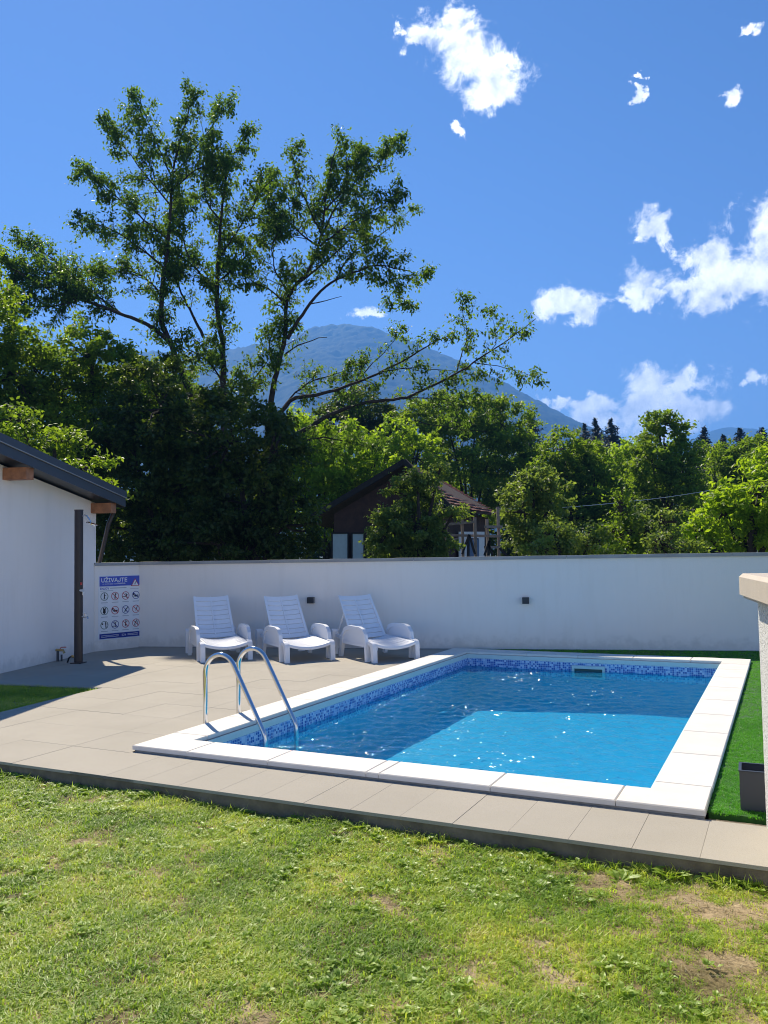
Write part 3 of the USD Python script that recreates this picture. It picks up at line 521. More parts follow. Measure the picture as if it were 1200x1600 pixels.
def grass():
    rng = np.random.default_rng(17)
    def area(n):
        w = np.c_[rng.uniform(-5.2, 4.2, n), rng.uniform(1.9, 7.9, n)]
        d = w - POOL_A; q = np.c_[d @ EX, d @ EY]
        ok = (q[:, 1] < FRONT - 0.005) & (np.abs(w[:, 0]) < w[:, 1] * 0.47 + 0.9) & (w[:, 1] > 2.2)
        return q[ok], w[ok]
    def cover(w):                                                # how thick the sward is
        P = np.c_[w, np.zeros(len(w))]
        a = meshkit.fbm(P * 1.5, 4, 51); b = meshkit.fbm(P * 6.0, 3, 52)
        bare = np.clip((w[:, 0] + 0.1) / 1.6, 0, 1) * 0.13 + 0.10 * np.exp(-((w[:, 0] - 1.25) ** 2 / 0.10 + (w[:, 1] - 3.15) ** 2 / 0.06)) + 0.12 * np.exp(-((w[:, 0] - 1.0) ** 2 / 0.03 + (w[:, 1] - 4.18) ** 2 / 0.012))                 # thinner towards the right
        c = meshkit.fbm(P * 12.0, 2, 53)
        return np.clip((0.985 - bare * 1.2 - a * 0.50 - b * 0.30 - c * 0.55) * 4.5, 0.03, 1.0)
    q, w = area(125000); cv = cover(w); keep = rng.uniform(0, 1, len(q)) < cv; q, w = q[keep], w[keep]; size = (0.60 + 0.45 * cv[keep] ** 2) * rng.uniform(0.7, 1.35, len(q))
    protos = [tuft(100 + i, 11, 0.042, L, W, 1.5, 0.9) for i, (L, W) in enumerate(((0.028, 0.0040), (0.024, 0.0046), (0.036, 0.0038), (0.020, 0.0054), (0.030, 0.0046)))]
    scatter('grass', protos, 'grass_blade', q, lawn_z(q[:, 0], q[:, 1]), rng, sc=size, label='short patchy mown grass of the front lawn', cat='grass', loc=PL, rz=POOL_RZ)
    q, w = area(9000); c = cover(w); keep = (c > 0.5) & (meshkit.fbm(np.c_[w * 2.2, w[:, :1] * 0], 3, 61) > 0.48); q = q[keep]
    scatter('clover', [rosette(200 + i, n, s) for i, (n, s) in enumerate(((6, 0.026), (8, 0.032), (5, 0.038), (9, 0.022)))], 'clover_leaf', q, lawn_z(q[:, 0], q[:, 1]) + 0.012, rng, label='small broad leaved weeds among the lawn grass', cat='clover', loc=PL, rz=POOL_RZ)
    q, w = area(16000); c = cover(w); keep = (c < 0.9); q = q[keep]
    scatter('dry_grass', [tuft(300 + i, 7, 0.05, 0.03, 0.002, 1.6, 1.0) for i in range(3)], 'straw', q, lawn_z(q[:, 0], q[:, 1]), rng, label='straw coloured dead grass in thin spots of the lawn', cat='dry grass', loc=PL, rz=POOL_RZ)
    # taller tufts along the paving's edge
    n = 620; u = rng.uniform(-4.5, 5.0, n); v = FRONT - 0.02 - rng.exponential(0.035, n); k = meshkit.fbm(np.c_[u * 2.2, u * 0, u * 0], 3, 71) > 0.47
    qq = np.c_[u, v][k]; scatter('edge_grass', [tuft(400 + i, 9, 0.035, 0.055, 0.0042, 1.2) for i in range(3)] + [rosette(410, 7, 0.06)], ['grass_blade'] * 3 + ['clover_leaf'], qq, lawn_z(qq[:, 0], qq[:, 1]), rng, label='taller grass and weeds growing along the paving edge', cat='grass', loc=PL, rz=POOL_RZ)
    # the small lawn patch in the paving at the left
    import shapely
    obj('lawn_patch', ext(GPATCH, -0.3, -0.03), 'soil', kind='structure', loc=PL, rz=POOL_RZ, label='small lawn patch in the terrace below the white building', cat='lawn')
    q = rng.uniform((-7, 0.7), (-2.4, 2.4), (9000, 2)); q = q[shapely.contains_xy(GPATCH.buffer(-0.015), q[:, 0], q[:, 1])]
    scatter('patch_grass', protos[:3], 'grass_blade', q, -0.03, rng, label='grass of the small lawn patch beside the white building', cat='grass', loc=PL, rz=POOL_RZ, sc=(0.9, 1.6))
grass()

# ------------------------------------------------------------------ pool house at the left
HA = np.array([-5.245, 11.234]); HB = np.array([-4.822, 13.73]); HT = (HB - HA) / np.linalg.norm(HB - HA); HN = np.array([HT[1], -HT[0]])
def pool_house():
    t = thing('pool_house', 'white rendered pool house with dark sloping metal roof at left edge', 'building', (HA[0], HA[1], 0), math.degrees(math.atan2(HT[1], HT[0])))
    # local frame: x along the gable wall (away from the viewer), -y out of the wall towards the pool
    L = np.linalg.norm(HB - HA); z1 = lambda s: 2.845 - 0.150 * (s - 0.0)
    s0, s1 = -0.42, L
    side = Polygon([(s0, -0.3), (s1, -0.3), (s1, z1(s1)), (s0, z1(s0))])
    w = ext(side, 0, 4.0); v = np.array(w.vertices); w = trimesh.Trimesh(np.c_[v[:, 0], v[:, 2], v[:, 1]], w.faces[:, ::-1], process=False)
    obj('wall', w, 'white_render', t)
    r0, r1 = -0.78, L + 0.215
    def slab(x0, x1, y0, y1, lo, hi):
        P = Polygon([(x0, z1(x0) + lo), (x1, z1(x1) + lo), (x1, z1(x1) + hi), (x0, z1(x0) + hi)]); m = ext(P, y0, y1); v = np.array(m.vertices); return trimesh.Trimesh(np.c_[v[:, 0], v[:, 2], v[:, 1]], m.faces[:, ::-1], process=False)
    roof = obj('roof', slab(r0, r1, -0.398, 4.4, 0.03, 0.22), 'anthracite', t)
    obj('fascia', [slab(r0 - 0.004, r1 + 0.004, -0.42, -0.399, -0.03, 0.125), slab(r1 + 0.002, r1 + 0.02, -0.398, 4.4, -0.03, 0.125)], 'anthracite', roof)
    obj('verge_flashing', [slab(r0 - 0.008, r1 + 0.012, -0.436, -0.36, 0.222, 0.236), slab(r0 - 0.008, r1 + 0.012, -0.436, -0.421, 0.128, 0.221)], 'anthracite', roof)
    obj('drip_edge', slab(r0 - 0.008, r1 + 0.012, -0.444, -0.421, 0.116, 0.126), 'cap_metal', roof)
    for x in (L - 0.17, 0.02):
        obj('purlin', bx(x, x + 0.17, -0.36, 0.3, z1(x + 0.17) - 0.175, z1(x + 0.17) - 0.012), 'purlin_wood', t)
    obj('downpipe', tube([(L + 0.17, -0.25, z1(L) - 0.1), (L + 0.14, -0.15, z1(L) - 0.35), (L + 0.10, 0.06, 1.2), (L + 0.10, 0.06, 0.0)], 0.035, 10), 'shower_brown', t, smooth=40)
pool_house()

def shower():
    p = onz(122.5, 1036)
    t = thing('outdoor_shower', 'tall dark brown solar shower column standing against the white building', 'shower', (p[0], p[1], 0), -10)
    obj('column', tube([(0, 0, 0.0), (0, 0, 2.255)], 0.062, 24), 'shower_brown', t, smooth=40)
    obj('base_plate', bx(-0.085, 0.085, -0.085, 0.085, 0.0, 0.012), 'shower_brown', t)
    obj('top_cap', tube([(0, 0, 2.256), (0, 0, 2.27)], 0.066, 24), 'shower_brown', t, smooth=40)
    arm = obj('shower_arm', tube([(0.05, 0, 2.17), (0.10, 0, 2.185), (0.135, 0, 2.17), (0.17, 0, 2.12), (0.195, 0, 2.075)], 0.011, 10), 'chrome', t, smooth=60)
    h = trimesh.creation.cylinder(0.085, 0.014, sections=28); h.apply_transform(trimesh.transformations.rotation_matrix(rad(18), (0, 1, 0)) @ np.eye(4)); h.apply_translation((0.215, 0, 2.055))
    obj('shower_head', [h], 'chrome', arm, smooth=30)
    k = obj('mixer', [tube([(0.045, -0.02, 1.07), (0.095, -0.03, 1.07)], 0.028, 16), tube([(0.085, -0.03, 1.07), (0.09, -0.03, 1.0)], 0.010, 8)], 'chrome', t, smooth=40)
    obj('hot_mark', bx(0.05, 0.066, -0.045, -0.015, 1.15, 1.19), 'red_plastic', t)
    tp = obj('foot_tap', [tube([(0.055, -0.01, 0.68), (0.15, -0.02, 0.68), (0.165, -0.02, 0.655)], 0.013, 10)], 'chrome', t, smooth=50)
    obj('tap_handle', [tube([(0.115, -0.02, 0.69), (0.115, -0.02, 0.73)], 0.008, 8), bx(0.085, 0.145, -0.028, -0.012, 0.728, 0.742)], 'chrome', tp)
    obj('inlet_hose', tube([(-0.06, 0.0, 0.09), (-0.11, 0.0, 0.10), (-0.16, 0.01, 0.07), (-0.19, 0.02, 0.0)], 0.012, 8), 'rubber', t, smooth=50)
    obj('hose_coupling', tube([(-0.06, 0.0, 0.09), (-0.105, 0.0, 0.10)], 0.019, 10), 'brass', t, smooth=50)
shower()
def garden_tap():
    p = onz(85, 1033.5)
    t = thing('garden_tap', 'small old garden tap on a green pipe at the building foot', 'tap', (p[0] + 0.05, p[1], 0), 0)
    obj('pipe', [tube([(0, 0, 0), (0, 0, 0.16)], 0.02, 10), tube([(0.055, 0.01, 0), (0.055, 0.01, 0.1)], 0.014, 10)], 'planter_grey', t, smooth=50)
    obj('valve', [tube([(-0.03, 0, 0.17), (0.08, 0, 0.165), (0.1, 0, 0.12)], 0.019, 10)], 'brass', t, smooth=50)
    obj('handle', [tube([(0.03, 0, 0.18), (0.05, 0, 0.21), (0.13, -0.01, 0.212)], 0.007, 8)], 'red_plastic', t, smooth=50)
garden_tap()

# ------------------------------------------------------------------ rules sign
def sign():
    a, b = pw(*wall_a), pw(*wall_b); d3 = np.array([*(b - a), 0.0]); d3 /= np.linalg.norm(d3); nrm = np.array([d3[1], -d3[0], 0])
    def on(px, py):
        r = ray(px, py); n2 = nrm[:2]; return EYE + r * (((a - EYE[:2]) @ n2) / (r[:2] @ n2))
    lo, hi = on(153.3, 1000), on(219.3, 898)
    W = float((hi - lo) @ d3); H = 1.075; z0 = 0.178
    t = thing('rules_sign', 'white pool rules sign with blue header and twelve round pictograms', 'sign', (lo[0] + nrm[0] * 0.003, lo[1] + nrm[1] * 0.003, z0), math.degrees(math.atan2(d3[1], d3[0])))
    R = np.array([[1, 0, 0], [0, 0, -1], [0, 1, 0]], float)        # drawing plane (x, y) stands up facing the terrace
    def up(m, lift):
        m = m.copy(); v = np.array(m.vertices); return trimesh.Trimesh(np.c_[v[:, 0], -(v[:, 2] + lift), v[:, 1]], m.faces, process=False)
    def flat(poly, lift, th=0.0012): return up(ext(poly, 0, th), lift)
    def text(s, h, x, y, lift, bold=False, width=None):
        m = meshkit.text_mesh(s, h, 0.001, bold); 
        if width: m.apply_scale([width / (m.bounds[1][0] - m.bounds[0][0]), 1, 1])
        m.apply_translation((x - m.bounds[0][0], y, 0)); return up(m, lift)
    obj('panel', flat(sbox(0, 0, W, H), 0, 0.004), 'sign_white', t)
    m = 0.018; hd = H - m - 0.165
    obj('header', flat(sbox(m, hd, W - m, H - m), 0.005), 'sign_blue', t)
    obj('footer', flat(sbox(m, m, W - m, m + 0.085), 0.005), 'sign_navy', t)
    k = W / 0.79
    obj('header_text', [text('UŽIVAJTE', 0.066, 0.05 * k, H - m - 0.095, 0.0075, True, 0.48 * k), text('uz poštivanje ovih', 0.02, 0.075 * k, H - m - 0.135, 0.0075, False, 0.26 * k), text('PRAVILA', 0.022, 0.345 * k, H - m - 0.135, 0.0075, True, 0.15 * k)], 'sign_white', t)
    obj('footer_text', [text('124', 0.034, W * 0.54, m + 0.026, 0.0075, False)] + [flat(sbox(m + 0.03, m + y, W * 0.47, m + y + 0.006), 0.0075) for y in (0.028, 0.05)] + [flat(sbox(W * 0.68, m + y, W - m - 0.04, m + y + 0.006), 0.0075) for y in (0.03, 0.052)], 'sign_white', t)
    obj('enjoy_text', [text('ENJOY', 0.036, m + 0.012, hd - 0.055, 0.005, True, 0.165 * k)], 'sign_blue', t)
    obj('small_print', [flat(sbox(m + 0.19 * k, hd - 0.04, m + 0.5 * k, hd - 0.028), 0.005), flat(sbox(m + 0.012, hd - 0.08, m + 0.25 * k, hd - 0.072), 0.005), flat(sbox(W - 0.2, hd - 0.062, W - 0.04, hd - 0.056), 0.005)], 'sign_grey', t)
    tc = (W - m - 0.09, hd + 0.035)
    tri = lambda s: Polygon([(tc[0] - s, tc[1] - s * 0.6), (tc[0] + s, tc[1] - s * 0.6), (tc[0], tc[1] + s * 1.13)])
    g = obj('warning_triangle', flat(tri(0.078), 0.0075), 'sign_red', t)
    obj('triangle_field', flat(tri(0.06), 0.0095), 'sign_white', g)
    def man(x, y, h, lean=0.0, arm=0.5):
        q = [Point(x + lean * h * 0.5, y + h * 0.42).buffer(h * 0.085), LineString([(x, y - h * 0.02), (x + lean * h * 0.4, y + h * 0.28)]).buffer(h * 0.075), LineString([(x, y), (x - h * 0.08 - lean * 0.2 * h, y - h * 0.42)]).buffer(h * 0.045), LineString([(x, y), (x + h * 0.1, y - h * 0.42)]).buffer(h * 0.045), LineString([(x + lean * h * 0.4, y + h * 0.25), (x + h * 0.28, y + h * 0.25 * arm)]).buffer(h * 0.035)]
        return unary_union(q)
    obj('diver', flat(man(tc[0], tc[1] + 0.01, 0.065, 0.6, 0.2), 0.0115), 'sign_black', g)
    r = 0.069
    xs = [m + 0.02 + r + i * (W - 2 * m - 0.02 - 2 * r - 0.005) / 3 for i in range(4)]; ys = [H - 0.352, H - 0.352 - 0.238, H - 0.352 - 0.476]
    swim = lambda x, y: unary_union([LineString([(x - 0.045, y + 0.012), (x - 0.01, y - 0.012), (x + 0.04, y - 0.004)]).buffer(0.009), Point(x - 0.045, y + 0.028).buffer(0.012), LineString([(x - 0.05, y - 0.03), (x - 0.02, y - 0.022), (x + 0.01, y - 0.03), (x + 0.045, y - 0.022)]).buffer(0.003)])
    suit = lambda x, y: Polygon([(x - 0.026, y + 0.05), (x - 0.016, y + 0.05), (x, y + 0.028), (x + 0.016, y + 0.05), (x + 0.026, y + 0.05), (x + 0.022, y), (x + 0.026, y - 0.03), (x, y - 0.055), (x - 0.026, y - 0.03), (x - 0.022, y)])
    figs = [[man(xs[0], ys[0], 0.105), man(xs[1], ys[0], 0.10, 0.2, 1.4), unary_union([man(xs[2] + 0.02, ys[0], 0.09, -0.3, 0.4), LineString([(xs[2] - 0.05, ys[0] - 0.02), (xs[2], ys[0] - 0.02)]).buffer(0.006)]), swim(xs[3], ys[0])],
            [suit(xs[0], ys[1]), swim(xs[1], ys[1]), man(xs[2], ys[1], 0.095, 0.8, 1.2), man(xs[3] + 0.01, ys[1] + 0.01, 0.085, 0.4, 1.9)],
            [unary_union([man(xs[0] + 0.025, ys[2], 0.10, -0.1), Point(xs[0] - 0.035, ys[2] + 0.02).buffer(0.014)]), unary_union([man(xs[1] + 0.01, ys[2], 0.1, -0.3, 2.0), LineString([(xs[1] - 0.05, ys[2] - 0.03), (xs[1], ys[2] - 0.03)]).buffer(0.005)]), man(xs[2], ys[2], 0.11, 0.1, 1.2), unary_union([man(xs[3] - 0.02, ys[2] - 0.01, 0.085, 0.4), man(xs[3] + 0.025, ys[2] + 0.012, 0.08, -0.4)])]]
    for j in range(3):
        for i in range(4):
            x, y = xs[i], ys[j]; ok = i == 0
            rim = Point(x, y).buffer(r).difference(Point(x, y).buffer(r - 0.009))
            if not ok: rim = unary_union([rim, LineString([(x - r * 0.68, y + r * 0.68), (x + r * 0.68, y - r * 0.68)]).buffer(0.0052)])
            c = 'sign_green' if ok else ('sign_red' if (i + j) % 3 else 'sign_navy')
            p = obj('pictogram', flat(figs[j][i], 0.005), 'sign_black', t)
            obj('ring', flat(rim, 0.0068), c, p)
            obj('caption', flat(sbox(x - 0.06, y - r - 0.040, x + 0.06, y - r - 0.030), 0.005), 'sign_grey', p)
sign()

# ------------------------------------------------------------------ sun loungers
def lounger_mesh():
    parts = []
    def panel(P0, P1, w0, w1, sag, n, gap, rib, th=0.016, frame=0.035, roll=0.0):
        """slatted panel between two cross lines, sagging across; n slats with open slots, side rails and a middle rib"""
        P0, P1 = np.array(P0), np.array(P1); out = []; L = np.linalg.norm(P1 - P0); t = (P1 - P0) / L; nn = np.array([0, -t[2], t[1]])
        def patch(s0, s1, a0, a1, k=9):
            S = np.array([s0, s1]); A = np.linspace(a0, a1, k); v = []
            for side in (0, -th):
                for s in S:
                    w = w0 + (w1 - w0) * s / L
                    for a in A:
                        q = P0 + t * s + nn * (side - sag * (1 - a * a) + roll * math.sin(math.pi * s / L)); v.append((a * w / 2, q[1], q[2]))
            v = np.array(v); f = []
            for i in range(k - 1):
                f += [(i, i + 1, k + i + 1), (i, k + i + 1, k + i)]; o = 2 * k
                f += [(o + i, o + k + i + 1, o + i + 1), (o + i, o + k + i, o + k + i + 1)]
                f += [(i, o + i + 1, i + 1), (i, o + i, o + i + 1), (k + i, k + i + 1, 3 * k + i + 1), (k + i, 3 * k + i + 1, 3 * k + i)]
            for e in (0, k - 1): f += [(e, k + e, 3 * k + e), (e, 3 * k + e, 2 * k + e)]
            return trimesh.Trimesh(v, f, process=False)
        step = L / n; fr = 2 * frame / ((w0 + w1) / 2)
        for i in range(n):
            out.append(patch(i * step + gap / 2, (i + 1) * step - gap / 2, -1 + fr, 1 - fr))
        out.append(patch(0, L, -1, -1 + fr, 3)); out.append(patch(0, L, 1 - fr, 1, 3))
        if rib: out.append(patch(0, L, -rib, rib, 3))
        return trimesh.util.concatenate(out)
    back = panel((0, 0.80, 0.285), (0, 1.27, 0.905), 0.60, 0.56, 0.03, 9, 0.011, 0.03, roll=-0.02)
    seat = panel((0, -0.02, 0.262), (0, 0.80, 0.305), 0.63, 0.62, 0.055, 9, 0.012, 0.0, th=0.022, roll=0.02)
    def yz(line, r, x0, x1):
        p = LineString(line).buffer(r, cap_style=2, join_style=1, quad_segs=4) if not isinstance(line, Polygon) else line
        m = ext(p, x0, x1); v = np.array(m.vertices); return trimesh.Trimesh(np.c_[v[:, 2], v[:, 0], v[:, 1]], m.faces, process=False)
    return back, seat, yz
BACK, SEAT, YZ = lounger_mesh()
def front_leg(s):
    a = Polygon([(-0.045, 0.0), (0.005, 0.0), (0.04, 0.20), (0.06, 0.235), (0.13, 0.25), (0.13, 0.285), (0.02, 0.285), (-0.02, 0.265), (-0.035, 0.22)])
    x = (0.315, 0.385) if s > 0 else (-0.385, -0.315); return YZ(a, 0, *x)
def arm_mesh(s):
    x = (0.355, 0.408) if s > 0 else (-0.408, -0.355)
    arch = LineString([(0.14, 0.0), (0.16, 0.22), (0.20, 0.37), (0.265, 0.435), (0.36, 0.455), (0.70, 0.452), (0.82, 0.42), (0.90, 0.34), (1.0, 0.0)])
    outer = arch.buffer(0.03, cap_style=2, join_style=1, quad_segs=4)
    fill = Polygon([(0.15, 0.245), (0.20, 0.37), (0.265, 0.435), (0.36, 0.455), (0.70, 0.452), (0.82, 0.42), (0.90, 0.34), (0.93, 0.245)])      # the closed cheek under the rest
    return trimesh.util.concatenate([YZ(outer, 0, *x), YZ(fill.difference(outer.buffer(0.0005)), 0, x[0] + 0.012, x[1] - 0.012)])
def dup(first, loc, rz, label):
    x = thing(first.GetName(), label, first.GetCustomDataByKey('category'), loc, rz, first.GetCustomDataByKey('group'))
    x.GetReferences().AddInternalReference(first.GetPath()); x.SetInstanceable(True); return x
def lounger(loc, rz, label):
    g = 'white plastic loungers along the wall'
    t = thing('sun_lounger', label, 'sun lounger', loc, rz, g)
    obj('backrest', BACK, 'plastic_white', t, smooth=30); obj('seat', SEAT, 'plastic_white', t, smooth=30)
    for s in (-1, 1):
        obj('leg', front_leg(s), 'plastic_white', t)
        obj('armrest', [arm_mesh(s), bx(*sorted((s * 0.362, s * 0.40)), 0.175, 0.91, 0.205, 0.244)], 'plastic_white', t)
        x = sorted((s * 0.318, s * 0.352))
        obj('side_rail', [YZ([(0.0, 0.235), (0.8, 0.255), (1.33, 0.30)], 0.026, *x), YZ([(0.14, 0.24), (0.155, 0.02)], 0.012, *x), YZ([(0.06, 0.22), (0.085, 0.02), (0.16, 0.02)], 0.011, *x)], 'plastic_white', t)
        obj('leg', YZ(Polygon([(1.26, 0.0), (1.32, 0.0), (1.38, 0.35), (1.36, 0.385), (1.27, 0.385), (1.25, 0.35)]), 0, *sorted((s * 0.30, s * 0.40))), 'plastic_white', t)
        obj('back_strut', tube([(s * 0.27, 1.1, 0.64), (s * 0.29, 1.3, 0.30)], 0.012, 6), 'plastic_white', t)
    obj('front_rail', BOWED, 'plastic_white', t, smooth=30)
    return t
def bowed():
    v, f = [], []; A = np.linspace(-1, 1, 13)
    for a in A:
        z = 0.258 - 0.055 * (1 - a * a)
        for y, dz in ((-0.035, -0.012), (-0.025, 0.006), (-0.018, 0.006), (-0.018, -0.036), (-0.03, -0.036)): v.append((a * 0.325, y, z + dz))
    for i in range(12):
        for k in range(5):
            p, q = i * 5 + k, i * 5 + (k + 1) % 5; f += [(p, p + 5, q + 5), (p, q + 5, q)]
    return trimesh.Trimesh(v, f, process=False)
BOWED = bowed()
FIRST = []
def place_lounger(FL, rz, label):
    c, s = math.cos(rad(rz)), math.sin(rad(rz)); o = np.array(FL) - np.array([c * -0.385 - s * -0.045, s * -0.385 + c * -0.045])
    if FIRST: dup(FIRST[0], (o[0], o[1], 0.0), rz, label)
    else: FIRST.append(lounger((o[0], o[1], 0.0), rz, label))
place_lounger((-2.70, 12.02), 22, 'white slatted lounger nearest the rules sign')
place_lounger((-1.44, 11.80), 26, 'middle white slatted lounger of the three by the wall')
place_lounger((-0.185, 11.64), 29, 'white slatted lounger nearest the pool edge')

# ------------------------------------------------------------------ terrace wall and planter at the right
def terrace_wall():
    a = np.array([2.075, 4.60]); d = np.array([-0.27, -0.963]); d /= np.linalg.norm(d); n = np.array([d[1], -d[0]])    # n points left, to the pool
    t = thing('terrace_wall', 'rough white pebbledash wall with beige stone cap at right edge', 'wall', (a[0], a[1], 0), math.degrees(math.atan2(d[1], d[0])))
    # local x runs along d (towards the viewer), local -y ... the pool lies at local y < 0
    obj('wall_body', bx(0.0, 2.6, 0.0, 0.34, -0.3, 1.25), 'rough_cast', t)
    x = -0.055
    for L in (1.0, 0.9, 0.75):
        q = sbox(x, -0.085, x + L - 0.006, 0.43)
        lo = ext(q.buffer(-0.018, join_style=2), 1.252, 1.27); top = bevel_slab(q, 1.27, 1.39, 0.02)
        obj('cap_stone', [lo, top], 'beige_cap', t); x += L
terrace_wall()
def planter():
    p = np.array([2.043, 4.855]); t = thing('planter', 'dark grey rectangular planter box standing on the green turf', 'planter', (p[0], p[1], 0.008), -24)
    w, dp, h, th = 0.52, 0.20, 0.225, 0.008
    obj('box', [bx(0, w, 0, th, 0, h), bx(0, w, dp - th, dp, 0, h), bx(0, th, th, dp - th, 0, h), bx(w - th, w, th, dp - th, 0, h), bx(th, w - th, th, dp - th, 0.0, 0.05)], 'planter_grey', t)
    obj('rim', [bx(-0.004, w + 0.004, -0.004, 0.012, h + 0.0005, h + 0.008), bx(-0.004, w + 0.004, dp - 0.012, dp + 0.004, h + 0.0005, h + 0.008), bx(-0.004, 0.012, 0.0125, dp - 0.0125, h + 0.0005, h + 0.008)], 'anthracite', t)
planter()
# ------------------------------------------------------------------ trees
def smooth_line(P, step):
    P = np.asarray(P, float)
    s = np.r_[0, np.cumsum(np.linalg.norm(np.diff(P, axis=0), axis=1))]; n = max(3, int(s[-1] / step) + 1)
    from scipy.interpolate import PchipInterpolator
    return PchipInterpolator(s, P)(np.linspace(0, s[-1], n))
def unit(v): return v / (np.linalg.norm(v, axis=-1, keepdims=True) + 1e-12)
def leaf_mesh(rng, P, N, size, aspect=0.5, hang=0.0, jitter=0.95):
    """folded leaves, two triangles each, at P with rough normals N"""
    n = len(P); N = unit(N + rng.normal(0, jitter, (n, 3)))
    A = rng.normal(0, 1, (n, 3)); A[:, 2] -= hang * 2; A = unit(A - N * (A * N).sum(1, keepdims=True)); B = np.cross(N, A)
    L = size * rng.uniform(0.6, 1.35, (n, 1)); W = L * aspect * 0.5
    v0 = P; v1 = P + A * L * 0.5 + B * W + N * L * 0.07; v2 = P + A * L; v3 = P + A * L * 0.5 - B * W + N * L * 0.07
    V = np.stack([v0, v1, v2, v3], 1).reshape(-1, 3); i = np.arange(n)[:, None] * 4
    return V, np.concatenate([i + [0, 1, 2], i + [0, 2, 3]], 0)
def lobes_leaves(rng, lobes, size, cover=3.0, clump=0.26, aspect=0.55, hang=0.2):
    """foliage in flat leafy sprays spread through egg shaped lobes (centre, radii), open enough for light to enter"""
    Ps, Ns, C = [], [], []
    for c, r in lobes:
        c, r = np.asarray(c, float), np.asarray(r, float); rm = (r[0] * r[1] * r[2]) ** (1 / 3)
        cr = max(clump * 0.72 * rm, 0.22); K = int(np.clip(2.6 * (rm / cr) ** 2, 12, 130))
        d = unit(rng.normal(0, 1, (K, 3))); q = c + d * r * (rng.uniform(0.25, 1.0, (K, 1)) ** 0.5) * rng.uniform(0.85, 1.16, (K, 1))
        area = 4 * math.pi * rm * rm; n = int(area * cover * 0.47 / (0.28 * size * size * aspect / 0.55)); n = min(n, 20000)
        k = rng.integers(0, K, n); e = unit(rng.normal(0, 1, (n, 3))); rr = cr * rng.uniform(0.55, 1.35, K)[k][:, None]
        out = np.stack([d[:, 0], d[:, 1], d[:, 2] * 0.9 - 0.10], 1)           # sprays reach outward and droop a little
        p = q[k] + e * rr * rng.uniform(0.1, 1.0, (n, 1)) ** 0.55 * np.array([1.15, 1.15, 0.6]) + out[k] * rr * rng.normal(0, 0.45, (n, 1))
        Ps.append(p); Ns.append(unit(e * 0.45 + d[k] * 0.35 + np.array([0, 0, 0.75]))); C += [x for x in q]
    P = np.concatenate(Ps); N = np.concatenate(Ns)
    return leaf_mesh(rng, P, N, size, aspect, hang), np.array(C)
ZG = -0.45
def lobe(px, py, rx, ry, Y, dep=1.0):
    k = Y / FOC; return at(px, py, Y), (rx * k, rx * k * dep, ry * k)
def leafy(name, label, cat, spec, Y, leaf, size, seed, cover=3.0, clump=0.26, group=None, stems=1, aspect=0.55, hang=0.2, trunk_px=None, tr=0.13):
    rng = np.random.default_rng(seed)
    L = [lobe(*(s if len(s) > 4 else (*s, Y + rng.uniform(-0.6, 0.6)))) for s in spec]
    (V, F), C = lobes_leaves(rng, L, size, cover, clump, aspect, hang)
    cx = np.mean([c for c, r in L], axis=0); base = np.array([cx[0], cx[1], ZG])
    if trunk_px is not None: b = at(trunk_px, 860, Y); base = np.array([b[0], b[1], ZG])
    t = thing(name, label, cat, base, group=group)
    wood = []
    for k in range(stems):
        b0 = np.array([rng.normal(0, 0.15 * (stems > 1)), rng.normal(0, 0.15 * (stems > 1)), 0])
        for c, r in L[:8]:
            e = c - base + np.array([0, 0, r[2] * 0.3]); m = b0 * 0.5 + np.array([e[0] * 0.25, e[1] * 0.25, e[2] * 0.5])
            wood.append(tube(smooth_line([b0, m, e], 0.6), np.linspace(tr, tr * 0.25, len(smooth_line([b0, m, e], 0.6))), 6))
    for c in C[rng.integers(0, len(C), min(40, len(C)))]:
        a = min(L, key=lambda x: np.linalg.norm(x[0] - c)); s = a[0] - base; e = c - base
        wood.append(tube([s, (s + e) / 2 + rng.normal(0, 0.08, 3), e], [tr * 0.28, tr * 0.2, tr * 0.1], 4))
    obj('trunk', wood, 'bark', t)
    obj('crown', (V - base, F), leaf, t, kind='stuff')
    return t

